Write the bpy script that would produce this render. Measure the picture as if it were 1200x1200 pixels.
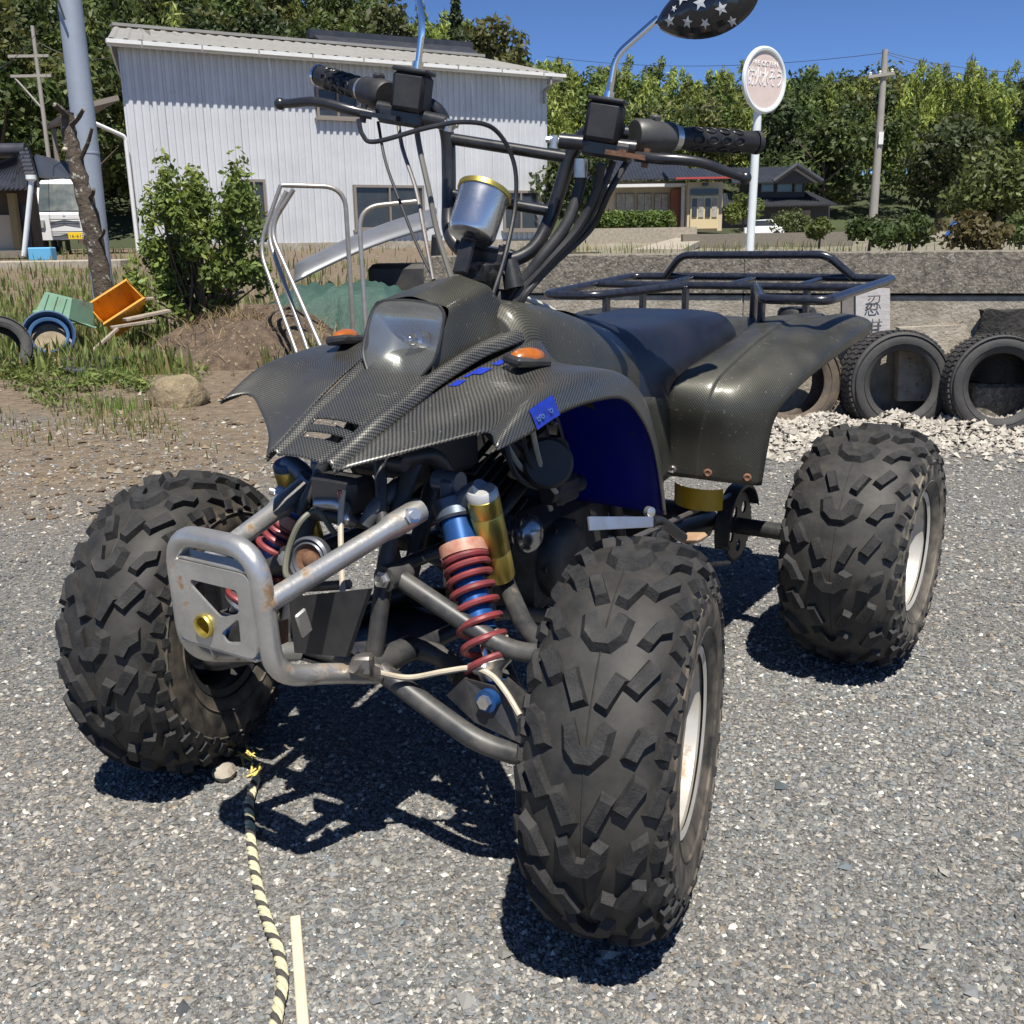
import bpy, math, random
import numpy as np
from mathutils import Vector, Matrix
random.seed(7); RNG = np.random.default_rng(11)
S = bpy.context.scene
for o in list(bpy.data.objects): bpy.data.objects.remove(o)
R = math.radians
# ------------------------------------------------------------------ camera
CAM_H, PITCH, ROLL, FOC = 1.0, R(15.1), R(0.9), 1200.0
_f = np.array([0, math.cos(PITCH), -math.sin(PITCH)]); _r0 = np.array([1., 0, 0]); _u0 = np.cross(_r0, _f)
_r = _r0*math.cos(ROLL) - _u0*math.sin(ROLL); _u = _u0*math.cos(ROLL) + _r0*math.sin(ROLL)
CAMP = np.array([0, 0, CAM_H])
cd = bpy.data.cameras.new('camera'); cam = bpy.data.objects.new('camera', cd); S.collection.objects.link(cam)
cam.matrix_world = Matrix(((_r[0], _u[0], -_f[0], 0), (_r[1], _u[1], -_f[1], 0), (_r[2], _u[2], -_f[2], CAM_H), (0, 0, 0, 1)))
cd.sensor_width = 36; cd.lens = 36*FOC/1200; cd.clip_start = .05; cd.clip_end = 3000
S.camera = cam
# ------------------------------------------------------------------ sky, sun, exposure
SUN_EL, SUN_AZ = R(65), R(171)       # azimuth measured from +Y towards +X (sun stands behind the viewer, a little to the right)
w = bpy.data.worlds.new('World'); S.world = w; w.use_nodes = True
nt = w.node_tree; nt.nodes.clear()
sky = nt.nodes.new('ShaderNodeTexSky'); sky.sky_type = 'NISHITA'; sky.sun_disc = False
sky.sun_elevation = SUN_EL; sky.sun_rotation = SUN_AZ; sky.air_density = .42; sky.dust_density = 0; sky.ozone_density = 10; sky.altitude = 100
bg = nt.nodes.new('ShaderNodeBackground'); bg.inputs[1].default_value = .098
wo = nt.nodes.new('ShaderNodeOutputWorld')
nt.links.new(sky.outputs[0], bg.inputs[0]); nt.links.new(bg.outputs[0], wo.inputs[0])
sl = bpy.data.lights.new('sun', 'SUN'); sl.energy = 5.0; sl.angle = R(.53); sl.color = (1, .95, .87)
sun = bpy.data.objects.new('sun', sl); S.collection.objects.link(sun)
sd = Vector((math.sin(SUN_AZ)*math.cos(SUN_EL), math.cos(SUN_AZ)*math.cos(SUN_EL), math.sin(SUN_EL)))
sun.rotation_euler = sd.to_track_quat('Z', 'Y').to_euler(); sun.location = (3, -6, 12)
S.view_settings.view_transform = 'Standard'; S.view_settings.look = 'None'
S.view_settings.exposure = 0.6; S.view_settings.gamma = 1
S.render.engine = 'CYCLES'; S.render.resolution_x = S.render.resolution_y = 1024
S.cycles.use_denoising = True; S.cycles.max_bounces = 6; S.cycles.transparent_max_bounces = 6
# ------------------------------------------------------------------ layout helpers (photo sighting lines -> metres)
def _ray(px, py): return _f + _r*(px-600)/FOC + _u*(600-py)/FOC
def at(px, py, Y):
    d = _ray(px, py); return CAMP + d*(Y/d[1])
def gnd(px, py, z=0.):
    d = _ray(px, py); return CAMP + d*((z-CAM_H)/d[2])
# ------------------------------------------------------------------ materials
def mat(name, col, rough=.6, metal=0., var=None, bump=None, spec=.5, coat=0., dirt=None, trans=None):
    """var=(scale, amount[,colour2]) mottles the colour; bump=(scale,strength); dirt=(scale,threshold,colour)"""
    m = bpy.data.materials.new(name); m.use_nodes = True
    t = m.node_tree; N = t.nodes; K = t.links; b = N['Principled BSDF']
    b.inputs['Base Color'].default_value = (*col, 1); b.inputs['Roughness'].default_value = rough
    b.inputs['Metallic'].default_value = metal; b.inputs['Specular IOR Level'].default_value = spec
    if coat: b.inputs['Coat Weight'].default_value = coat; b.inputs['Coat Roughness'].default_value = .12
    tc = N.new('ShaderNodeTexCoord'); out = None
    def noise(s, det=5):
        n = N.new('ShaderNodeTexNoise'); n.inputs['Scale'].default_value = s; n.inputs['Detail'].default_value = det
        n.inputs['Roughness'].default_value = .65
        K.new(tc.outputs['Object'], n.inputs['Vector']); return n
    if var:
        n = noise(var[0]); c2 = var[2] if len(var) > 2 else tuple(c*.45 for c in col)
        r = N.new('ShaderNodeMapRange'); r.inputs[1].default_value = .35; r.inputs[2].default_value = .68; r.inputs[4].default_value = var[1]
        K.new(n.outputs[0], r.inputs[0])
        mx = N.new('ShaderNodeMix'); mx.data_type = 'RGBA'; mx.inputs[6].default_value = (*col, 1); mx.inputs[7].default_value = (*c2, 1)
        K.new(r.outputs[0], mx.inputs[0]); out = mx.outputs[2]
        rr = N.new('ShaderNodeMapRange'); rr.inputs[3].default_value = max(.02, rough-.12); rr.inputs[4].default_value = min(1, rough+.15)
        K.new(n.outputs[0], rr.inputs[0]); K.new(rr.outputs[0], b.inputs['Roughness'])
    if dirt:
        n = noise(dirt[0], 8); r = N.new('ShaderNodeMapRange'); r.inputs[1].default_value = dirt[1]; r.inputs[2].default_value = dirt[1]+.08
        K.new(n.outputs[0], r.inputs[0])
        mx = N.new('ShaderNodeMix'); mx.data_type = 'RGBA'; mx.inputs[7].default_value = (*dirt[2], 1)
        if out: K.new(out, mx.inputs[6])
        else: mx.inputs[6].default_value = (*col, 1)
        K.new(r.outputs[0], mx.inputs[0]); out = mx.outputs[2]
        if metal:
            mm = N.new('ShaderNodeMapRange'); mm.inputs[3].default_value = metal; mm.inputs[4].default_value = 0
            K.new(r.outputs[0], mm.inputs[0]); K.new(mm.outputs[0], b.inputs['Metallic'])
    if out: K.new(out, b.inputs['Base Color'])
    if bump:
        n = noise(bump[0], 6); bp = N.new('ShaderNodeBump'); bp.inputs['Strength'].default_value = bump[1]; bp.inputs['Distance'].default_value = .6/bump[0]
        K.new(n.outputs[0], bp.inputs['Height']); K.new(bp.outputs[0], b.inputs['Normal'])
    return m
def attr_mat(name, rough=.8, attr='col', bump=None, transl=0., spec=.3, two=None):
    """colour from a per-point colour attribute; optional leaf translucency"""
    m = bpy.data.materials.new(name); m.use_nodes = True
    t = m.node_tree; N = t.nodes; K = t.links; b = N['Principled BSDF']
    a = N.new('ShaderNodeAttribute'); a.attribute_name = attr
    K.new(a.outputs['Color'], b.inputs['Base Color']); b.inputs['Roughness'].default_value = rough; b.inputs['Specular IOR Level'].default_value = spec
    if bump:
        tc = N.new('ShaderNodeTexCoord'); n = N.new('ShaderNodeTexNoise'); n.inputs['Scale'].default_value = bump[0]; n.inputs['Detail'].default_value = 6
        K.new(tc.outputs['Object'], n.inputs['Vector']); bp = N.new('ShaderNodeBump'); bp.inputs['Strength'].default_value = bump[1]; bp.inputs['Distance'].default_value = .6/bump[0]
        K.new(n.outputs[0], bp.inputs['Height']); K.new(bp.outputs[0], b.inputs['Normal'])
    if transl:
        tr = N.new('ShaderNodeBsdfTranslucent'); ms = N.new('ShaderNodeMixShader'); ms.inputs[0].default_value = transl
        hs = N.new('ShaderNodeHueSaturation'); hs.inputs['Value'].default_value = 1.5; hs.inputs['Hue'].default_value = .485
        K.new(a.outputs['Color'], hs.inputs['Color']); K.new(hs.outputs[0], tr.inputs[0])
        o = N['Material Output']; K.new(b.outputs[0], ms.inputs[1]); K.new(tr.outputs[0], ms.inputs[2]); K.new(ms.outputs[0], o.inputs[0])
    return m
# ------------------------------------------------------------------ object helpers
COL = S.collection
def tag(o, label=None, cat=None, group=None, kind=None):
    if label: o['label'] = label
    if cat: o['category'] = cat
    if group: o['group'] = group
    if kind: o['kind'] = kind
    return o
def empty(name, loc=(0, 0, 0), rz=0., parent=None, rot=None):
    o = bpy.data.objects.new(name, None); COL.objects.link(o); o.location = [float(v) for v in loc]
    o.rotation_euler = rot if rot else (0, 0, rz); o.empty_display_size = .05
    if parent: o.parent = parent
    return o
def catmull(P, n=6, closed=False):
    P = [np.asarray(p, float) for p in P]
    if len(P) < 3 and not closed: return P
    out = []; m = len(P)
    rng = range(m if closed else m-1)
    for i in rng:
        p1, p2 = P[i], P[(i+1) % m]
        p0 = P[i-1] if (closed or i > 0) else 2*p1-p2
        p3 = P[(i+2) % m] if (closed or i+2 < m) else 2*p2-p1
        for k in range(n):
            t = k/n
            out.append(.5*((2*p1)+(-p0+p2)*t+(2*p0-5*p1+4*p2-p3)*t*t+(-p0+3*p1-3*p2+p3)*t**3))
    if not closed: out.append(P[-1])
    return out
def fillet(P, r=.03, n=6):
    """polyline with rounded corners"""
    P = [np.asarray(p, float) for p in P]; out = [P[0]]
    for i in range(1, len(P)-1):
        a, b, c = P[i-1], P[i], P[i+1]; la, lc = np.linalg.norm(a-b), np.linalg.norm(c-b)
        q = min(r, .45*la, .45*lc); s = b+(a-b)/la*q; e = b+(c-b)/lc*q
        for k in range(n+1):
            t = k/n; out.append((1-t)**2*s+2*t*(1-t)*b+t*t*e)
    out.append(P[-1]); return out
class MB:
    def __init__(s): s.v = []; s.f = []; s.uv = []; s.hasuv = False
    def add(s, V, F, UV=None):
        o = len(s.v); s.v += [tuple(map(float, p)) for p in V]
        for k, f in enumerate(F):
            s.f.append(tuple(i+o for i in f))
            if UV is not None: s.uv.append([UV[i] for i in f]); s.hasuv = True
            else: s.uv.append([(0, 0)]*len(f))
        return s
    def box(s, c, d, rz=0., rx=0., ry=0., M=None):
        d = np.array(d)/2.; V = [np.array((x, y, z))*d for x in (-1, 1) for y in (-1, 1) for z in (-1, 1)]
        E_ = Matrix.Rotation(rz, 3, 'Z') @ Matrix.Rotation(ry, 3, 'Y') @ Matrix.Rotation(rx, 3, 'X')
        if M is not None: E_ = M
        V = [np.array(E_ @ Vector(p))+np.array(c) for p in V]
        return s.add(V, [(0, 1, 3, 2), (4, 6, 7, 5), (0, 4, 5, 1), (2, 3, 7, 6), (0, 2, 6, 4), (1, 5, 7, 3)])
    def rbox(s, c, d, b=.005, rz=0., rx=0., ry=0., M=None):
        """box with chamfered edges"""
        h = np.array(d)/2.; b = min(b, h.min()*.9); V = []; F = []; idx = {}
        for ax in range(3):
            for sg in (-1, 1):
                q = []
                a1, a2 = (ax+1) % 3, (ax+2) % 3
                for (i, j) in ((-1, -1), (1, -1), (1, 1), (-1, 1)):
                    p = np.zeros(3); p[ax] = sg*h[ax]; p[a1] = i*(h[a1]-b); p[a2] = j*(h[a2]-b)
                    idx[(ax, sg, i, j)] = len(V); q.append(len(V)); V.append(p)
                F.append(tuple(q if sg > 0 else q[::-1]))
        def g(ax, sg, oth):  # vertex on face ax,sg whose other signs are given by dict
            a1, a2 = (ax+1) % 3, (ax+2) % 3; return idx[(ax, sg, oth[a1], oth[a2])]
        for a in range(3):
            b1, b2 = (a+1) % 3, (a+2) % 3
            for s1 in (-1, 1):
                for s2 in (-1, 1):
                    o1 = {a: -1, b1: s1, b2: s2}; o2 = {a: 1, b1: s1, b2: s2}
                    F.append((g(b1, s1, o1), g(b1, s1, o2), g(b2, s2, o2), g(b2, s2, o1)))
        for x in (-1, 1):
            for y in (-1, 1):
                for z in (-1, 1):
                    o = {0: x, 1: y, 2: z}; F.append((g(0, x, o), g(1, y, o), g(2, z, o)))
        E_ = M if M is not None else Matrix.Rotation(rz, 3, 'Z') @ Matrix.Rotation(ry, 3, 'Y') @ Matrix.Rotation(rx, 3, 'X')
        V = [np.array(E_ @ Vector(p))+np.array(c) for p in V]
        return s.add(V, F)
    def tube(s, P, r, n=12, closed=False, caps=True):
        P = [np.asarray(p, float) for p in P]; m = len(P); rr = r if hasattr(r, '__len__') else [r]*m
        T = []
        for i in range(m):
            a = P[i-1] if (i > 0 or closed) else P[i]; b = P[(i+1) % m] if (i < m-1 or closed) else P[i]
            t = b-a; T.append(t/(np.linalg.norm(t)+1e-12))
        up = np.array([0, 0, 1.]) if abs(T[0][2]) < .9 else np.array([1., 0, 0])
        u = np.cross(T[0], up); u /= np.linalg.norm(u); V = []; F = []
        for i in range(m):
            u = u-T[i]*(u@T[i]); u /= np.linalg.norm(u); v = np.cross(T[i], u)
            for k in range(n):
                a = 2*math.pi*k/n; V.append(P[i]+rr[i]*(math.cos(a)*u+math.sin(a)*v))
        for i in range(m if closed else m-1):
            j = (i+1) % m
            for k in range(n): F.append((i*n+k, i*n+(k+1) % n, j*n+(k+1) % n, j*n+k))
        if caps and not closed: F.append(tuple(range(n))[::-1]); F.append(tuple((m-1)*n+k for k in range(n)))
        return s.add(V, F)
    def lathe(s, prof, o=(0, 0, 0), axis=(0, 0, 1), n=32, a0=0., a1=2*math.pi):
        """prof = [(radius, height)] along axis"""
        ax = np.asarray(axis, float); ax /= np.linalg.norm(ax); up = np.array([0, 0, 1.]) if abs(ax[2]) < .9 else np.array([1., 0, 0])
        u = np.cross(up, ax); u /= np.linalg.norm(u); v = np.cross(ax, u); V = []; F = []; m = len(prof); full = abs(a1-a0-2*math.pi) < 1e-6
        nn = n if full else n+1
        for k in range(nn):
            a = a0+(a1-a0)*k/n
            for (r, h) in prof: V.append(np.asarray(o)+ax*h+r*(math.cos(a)*u+math.sin(a)*v))
        for k in range(n):
            k2 = (k+1) % nn
            for i in range(m-1): F.append((k*m+i, k2*m+i, k2*m+i+1, k*m+i+1))
        return s.add(V, F)
    def cyl(s, a, b, r, r2=None, n=20, caps=True):
        return s.tube([a, b], [r, r if r2 is None else r2], n=n, caps=caps)
    def ball(s, c, r, n=12, sc=(1, 1, 1)):
        V = []; F = []
        for i in range(n//2+1):
            p = math.pi*i/(n//2)
            for k in range(n):
                a = 2*math.pi*k/n; V.append(np.array(c)+r*np.array((sc[0]*math.sin(p)*math.cos(a), sc[1]*math.sin(p)*math.sin(a), sc[2]*math.cos(p))))
        for i in range(n//2):
            for k in range(n): F.append((i*n+k, (i+1)*n+k, (i+1)*n+(k+1) % n, i*n+(k+1) % n))
        return s.add(V, F)
    def grid(s, G, closed_u=False, flip=False):
        """G[i][j] points; uv in metres along the sheet"""
        G = np.asarray(G, float); a, b, _ = G.shape
        du = np.zeros((a, b)); dv = np.zeros((a, b))
        du[1:] = np.cumsum(np.linalg.norm(G[1:]-G[:-1], axis=2), 0).mean(1)[:, None]
        dv[:, 1:] = np.cumsum(np.linalg.norm(G[:, 1:]-G[:, :-1], axis=2), 1)
        UV = [(du[i, j], dv[i, j]) for i in range(a) for j in range(b)]; F = []
        for i in range(a-1):
            for j in range(b-1):
                f = (i*b+j, i*b+j+1, (i+1)*b+j+1, (i+1)*b+j); F.append(f[::-1] if flip else f)
        return s.add(G.reshape(-1, 3), F, UV)
    def prism(s, poly, h, M=None):
        """polygon in local xy, extruded -h/2..h/2 in z, placed by 4x4 M"""
        n = len(poly); V = [Vector((p[0], p[1], -h/2)) for p in poly]+[Vector((p[0], p[1], h/2)) for p in poly]
        if M is not None: V = [M @ q for q in V]
        F = [tuple(range(n))[::-1], tuple(range(n, 2*n))]+[(k, (k+1) % n, n+(k+1) % n, n+k) for k in range(n)]
        return s.add(V, F)
    def xf(s, fn): s.v = [tuple(fn(np.array(p))) for p in s.v]; return s
    def build(s, name, m=None, parent=None, smooth=40, solid=None, loc=None, keep=True):
        me = bpy.data.meshes.new(name); V = s.v
        if loc is not None: V = [(p[0]-loc[0], p[1]-loc[1], p[2]-loc[2]) for p in V]
        me.from_pydata(V, [], s.f)
        if s.hasuv:
            l = me.uv_layers.new(name='UVMap'); flat = np.array([c for f in s.uv for c in f], dtype=np.float32).ravel(); l.data.foreach_set('uv', flat)
        if m: me.materials.append(m)
        me.validate()
        if smooth:
            me.shade_smooth(); me.set_sharp_from_angle(angle=R(smooth))
        o = bpy.data.objects.new(name, me); COL.objects.link(o)
        if loc is not None: o.location = [float(q) for q in loc]
        if parent: o.parent = parent
        if solid:
            md = o.modifiers.new('thickness', 'SOLIDIFY'); md.thickness = abs(solid); md.offset = -1 if solid > 0 else 1
        return o
def np_mesh(name, V, F, m, cols=None, smooth=False, parent=None):
    """fast mesh from numpy arrays, F is (n,3) or (n,4)"""
    me = bpy.data.meshes.new(name); V = np.asarray(V, np.float32); F = np.asarray(F, np.int32); k = F.shape[1]
    me.vertices.add(len(V)); me.vertices.foreach_set('co', V.ravel())
    me.loops.add(F.size); me.loops.foreach_set('vertex_index', F.ravel())
    me.polygons.add(len(F)); me.polygons.foreach_set('loop_start', np.arange(0, F.size, k, dtype=np.int32))
    me.update(calc_edges=True)
    if smooth: me.shade_smooth()
    else: me.shade_flat()
    if cols is not None:
        a = me.color_attributes.new('col', 'FLOAT_COLOR', 'POINT'); c = np.ones((len(V), 4), np.float32); c[:, :3] = cols; a.data.foreach_set('color', c.ravel())
    me.materials.append(m)
    o = bpy.data.objects.new(name, me); COL.objects.link(o)
    if parent: o.parent = parent
    return o
def surf(C, nu=6, nv=6):
    """smooth sheet through a control grid (Catmull-Rom both ways)"""
    rows = [catmull(r, nv) for r in C]; cols = list(zip(*rows)); cols = [catmull(c, nu) for c in cols]
    return np.array([list(r) for r in zip(*cols)])
def text_mesh(name, s, size, m, depth, Mw, parent=None, align='CENTER', sx=1., fit=None):
    c = bpy.data.curves.new(name, 'FONT'); c.body = s; c.size = size; c.align_x = align; c.align_y = 'CENTER'; c.extrude = depth; c.resolution_u = 3
    o = bpy.data.objects.new(name, c); COL.objects.link(o)
    dg = bpy.context.evaluated_depsgraph_get(); me = bpy.data.meshes.new_from_object(o.evaluated_get(dg)); bpy.data.objects.remove(o)
    if fit and len(me.vertices):
        xs_ = [v.co.x for v in me.vertices]; sx = fit/(max(xs_)-min(xs_)); me.transform(Matrix.Translation((-(max(xs_)+min(xs_))/2, 0, 0)))
    me.transform(Mw @ Matrix.Diagonal((sx, 1, 1, 1))); me.materials.clear(); me.materials.append(m)
    o = bpy.data.objects.new(name, me); COL.objects.link(o)
    if parent: o.parent = parent
    return o
# =================================================================== GROUND
def ground_mat():
    m = bpy.data.materials.new('gravel_ground'); m.use_nodes = True; t = m.node_tree; N = t.nodes; K = t.links; b = N['Principled BSDF']
    tc = N.new('ShaderNodeTexCoord')
    def vor(s, rnd=1.): v = N.new('ShaderNodeTexVoronoi'); v.inputs['Scale'].default_value = s; v.inputs['Randomness'].default_value = rnd; K.new(tc.outputs['Object'], v.inputs['Vector']); return v
    def noi(s, d=6): n = N.new('ShaderNodeTexNoise'); n.inputs['Scale'].default_value = s; n.inputs['Detail'].default_value = d; n.inputs['Roughness'].default_value = .62; K.new(tc.outputs['Object'], n.inputs['Vector']); return n
    v1, v2 = vor(130), vor(310)
    cr = N.new('ShaderNodeValToRGB'); e = cr.color_ramp.elements; cr.color_ramp.interpolation = 'LINEAR'
    e[0].position = .0; e[0].color = (.035, .034, .033, 1); e[1].position = 1; e[1].color = (.28, .275, .265, 1)
    for p, c in ((.35, (.1, .1, .1)), (.6, (.165, .162, .155)), (.8, (.22, .215, .205))): q = e.new(p); q.color = (*c, 1)
    sep = N.new('ShaderNodeSeparateColor'); K.new(v1.outputs['Color'], sep.inputs[0]); K.new(sep.outputs[0], cr.inputs[0])
    cr2 = N.new('ShaderNodeValToRGB'); e = cr2.color_ramp.elements; e[0].color = (.045, .043, .04, 1); e[1].color = (.29, .275, .245, 1); sp2 = N.new('ShaderNodeSeparateColor'); K.new(v2.outputs['Color'], sp2.inputs[0]); K.new(sp2.outputs[1], cr2.inputs[0])
    mx = N.new('ShaderNodeMix'); mx.data_type = 'RGBA'; mx.inputs[0].default_value = .5; K.new(cr.outputs[0], mx.inputs[6]); K.new(cr2.outputs[0], mx.inputs[7])
    # brown soil showing through in patches, most of it by the rubbish heap
    n1 = noi(1.3, 7); n2 = noi(14, 8)
    at_ = N.new('ShaderNodeAttribute'); at_.attribute_name = 'soil'
    ad = N.new('ShaderNodeMath'); ad.operation = 'MULTIPLY_ADD'; ad.inputs[1].default_value = .55; K.new(n1.outputs[0], ad.inputs[0]); K.new(at_.outputs['Fac'], ad.inputs[2])
    ad2 = N.new('ShaderNodeMath'); ad2.operation = 'MULTIPLY_ADD'; ad2.inputs[1].default_value = .5; K.new(n2.outputs[0], ad2.inputs[0]); K.new(ad.outputs[0], ad2.inputs[2])
    mr = N.new('ShaderNodeMapRange'); mr.inputs[1].default_value = .66; mr.inputs[2].default_value = 1.0; K.new(ad2.outputs[0], mr.inputs[0])
    sc = N.new('ShaderNodeValToRGB'); e = sc.color_ramp.elements; e[0].position = .3; e[0].color = (.10, .075, .05, 1); e[1].position = .7; e[1].color = (.26, .205, .145, 1); K.new(n2.outputs[0], sc.inputs[0])
    m2 = N.new('ShaderNodeMix'); m2.data_type = 'RGBA'; K.new(mr.outputs[0], m2.inputs[0]); K.new(mx.outputs[2], m2.inputs[6]); K.new(sc.outputs[0], m2.inputs[7])
    K.new(m2.outputs[2], b.inputs['Base Color']); b.inputs['Roughness'].default_value = .9; b.inputs['Specular IOR Level'].default_value = .25
    h = N.new('ShaderNodeMath'); h.operation = 'MULTIPLY_ADD'; h.inputs[1].default_value = -1.2; K.new(v1.outputs['Distance'], h.inputs[0]); K.new(sp2.outputs[0], h.inputs[2])
    bp = N.new('ShaderNodeBump'); bp.inputs['Strength'].default_value = .8; bp.inputs['Distance'].default_value = .004; K.new(h.outputs[0], bp.inputs['Height']); K.new(bp.outputs[0], b.inputs['Normal'])
    return m
mGROUND = ground_mat()
def sstep(a, b, x): t = np.clip((x-a)/(b-a), 0, 1); return t*t*(3-2*t)
def ground_z(x, y):
    x, y = np.asarray(x, float), np.asarray(y, float)
    return .70*sstep(8, 27, y)*sstep(1.5, -.5, x)
def soilmask(x, y):
    # earth by the heap on the left, thinning towards the gravel
    return .62*np.exp(-(((x+1.9)/1.35)**2+((y-5.2)/1.6)**2)) + .6*sstep(5.6, 7.5, y)*sstep(.2, -1.0, x)
xs = np.unique(np.r_[np.linspace(-4, 4, 60), np.linspace(-40, 40, 60), -400, -150, 150, 400]); ys = np.unique(np.r_[np.linspace(-3, 10, 70), np.linspace(10, 60, 50), -60, 100, 200, 500])
X, Y_ = np.meshgrid(xs, ys); Zg = ground_z(X, Y_)
V = np.stack([X, Y_, Zg], -1).reshape(-1, 3); nx = len(xs)
F = [(j*nx+i, j*nx+i+1, (j+1)*nx+i+1, (j+1)*nx+i) for j in range(len(ys)-1) for i in range(nx-1)]
g = np_mesh('ground', V, F, mGROUND, smooth=True); sa = g.data.attributes.new('soil', 'FLOAT', 'POINT'); sa.data.foreach_set('value', soilmask(V[:, 0], V[:, 1]).astype(np.float32)); tag(g, kind='structure')
# =================================================================== RETAINING WALL AND THE RAISED FIELD BEHIND IT
mCONC = mat('old_concrete', (.25, .22, .175), .95, var=(32, .95, (.07, .062, .05)), bump=(60, 1.), dirt=(75, .56, (.38, .34, .27)))
mCONC2 = mat('pale_concrete', (.40, .36, .29), .92, var=(9, .75, (.2, .17, .13)), bump=(60, .8), dirt=(34, .58, (.17, .145, .1)))
wa, wb = at(1330, 300, 5.2)[:2], at(505, 300, 6.3)[:2]; wd = (wb-wa)/np.linalg.norm(wb-wa); wa = wa-wd*5.5; wn = np.array([wd[1], -wd[0]]); wn = wn if wn[1] < 0 else -wn   # wn faces the yard
WL = np.linalg.norm(wb-wa); WANG = math.atan2(wd[1], wd[0])
wall = empty('retaining_wall', (*((wa+wb)/2), 0)); tag(wall, 'weathered concrete retaining wall with an overhanging coping behind the tyres', 'wall')
wall.rotation_euler = (0, 0, WANG)
nb = 5
for k in range(nb):
    x0 = -WL/2+WL*k/nb; ln = WL/nb-.002
    b = MB(); b.rbox((x0+ln/2, 0, .785), (ln, .275, .21), .004); b.build('coping_block', mCONC, wall, 30)
    b = MB(); b.rbox((x0+ln/2, 0, .335), (ln, .24, .67), .006); b.build('wall_block', mCONC2, wall, 30)
mFIELD = mat('field_earth', (.25, .225, .18), .95, var=(.9, .8, (.12, .115, .06)), bump=(3, .6))
def field_z(x, y): return .42 + .46*sstep(43.2, 45, np.asarray(y, float)) + 0*np.asarray(x)
fx = np.r_[-.95, -.75, np.linspace(-.45, 12, 12), 20, 35, 60, 90]; fy_ = np.r_[-1, 0, .5, 1.5, 3, 6, 10, 16, 24, 34, 36.5, 38, 38.5, 39, 39.6, 41, 46, 60, 80]
V = []; 
for j, dy in enumerate(fy_):
    for x in fx:
        y0 = wa[1]+(x-wa[0])*wd[1]/wd[0]+.1; y0 = np.clip(y0, 2.5, 6.6); y = y0+max(dy, 0); z = field_z(x, y)+.02*math.sin(x*3+dy*2) if dy >= 0 else -.05
        if x < -.7 and dy >= 0: z = float(ground_z(x, y))-.1 if x < -.9 else .25
        V.append((x, y, z))
F = [(j*len(fx)+i, j*len(fx)+i+1, (j+1)*len(fx)+i+1, (j+1)*len(fx)+i) for j in range(len(fy_)-1) for i in range(len(fx)-1)]
tag(np_mesh('field', V, F, mFIELD, smooth=True), kind='structure')
# =================================================================== FOLIAGE TOOLS
mLEAF = attr_mat('leaves', .55, transl=.28, spec=.35); mBARK = mat('bark', (.13, .1, .07), .95, var=(6, .7, (.05, .04, .03)), bump=(20, .8))
def leaves(C, Rr, n, size, base, jitter=.35, asp=2.0, hang=0., shell=.55, seed=None):
    """n leaf quads spread through ellipsoids C (m,3) radii Rr (m,3); returns V,F,colours"""
    rg = np.random.default_rng(seed) if seed is not None else RNG
    C = np.atleast_2d(C); Rr = np.atleast_2d(Rr); m = len(C); k = rg.integers(0, m, n)
    d = rg.normal(size=(n, 3)); d /= np.linalg.norm(d, axis=1)[:, None]
    rad = shell+(1-shell)*rg.random(n)**.7; P = C[k]+d*Rr[k]*rad[:, None]
    nrm = d*.7+rg.normal(size=(n, 3))*.6+np.array((0, 0, .35)); nrm /= np.linalg.norm(nrm, axis=1)[:, None]
    t = np.cross(nrm, rg.normal(size=(n, 3))); t[:, 2] -= hang; t /= np.linalg.norm(t, axis=1)[:, None]+1e-9; u = np.cross(nrm, t); u /= np.linalg.norm(u, axis=1)[:, None]+1e-9
    s = size*(.6+.8*rg.random(n))[:, None]
    V = np.stack([P-t*s*.5*asp, P+u*s*.5, P+t*s*.5*asp, P-u*s*.5], 1).reshape(-1, 3); F = np.arange(4*n).reshape(n, 4)
    tone = (1-jitter+2*jitter*rg.random(n))*(.8+.4*rg.random(m))[k]
    col = np.asarray(base)[None]*tone[:, None]; yel = rg.random(n)[:, None]*.35; col = col*(1+yel*np.array((.5, .25, -.2)))
    return V, F, np.repeat(col, 4, axis=0)
def merge(parts):
    Vs, Fs, Cs = [], [], []; o = 0
    for V, F, C in parts: Vs.append(V); Fs.append(F+o); Cs.append(C); o += len(V)
    return np.concatenate(Vs), np.concatenate(Fs), np.concatenate(Cs)
def broad_crown(base, h, r, col, n, leaf, seed, lobes=11):
    rg = np.random.default_rng(seed); C = []; Q = []
    for i in range(lobes):
        a = rg.random()*6.28; q = rg.random()**.5; zz = .35+.6*rg.random(); w_ = r*(.75 if zz < .8 else .45)
        C.append((base[0]+w_*q*math.cos(a), base[1]+w_*q*math.sin(a), base[2]+h*zz)); s = r*(.32+.25*rg.random()); Q.append((s, s, s*.8))
    C.append((base[0], base[1], base[2]+h*.62)); Q.append((r*.7, r*.7, h*.3))
    return leaves(np.array(C), np.array(Q), n, leaf, col, seed=seed)
def plume(base, h, r, col, n, leaf, seed):
    """bamboo: slender arching plume"""
    rg = np.random.default_rng(seed); C = []; Q = []; a = rg.random()*6.28; bend = r*1.5
    for t in np.linspace(.3, 1, 9): C.append((base[0]+bend*t**3*math.cos(a), base[1]+bend*t**3*math.sin(a), base[2]+h*t)); s = r*(1.05-.62*t**2)*.75; Q.append((s, s, h*.075))
    return leaves(np.array(C), np.array(Q), n, leaf, col, asp=4.2, hang=.9, shell=.25, seed=seed)
def cone_crown(base, h, r, col, n, leaf, seed):
    C = []; Q = []
    for t in np.linspace(.12, 1, 11): C.append((base[0], base[1], base[2]+h*t)); s = r*(1.06-t)+.1; Q.append((s, s, h*.05))
    return leaves(np.array(C), np.array(Q), n, leaf, col, asp=2.4, hang=.5, shell=.35, seed=seed)
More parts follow.
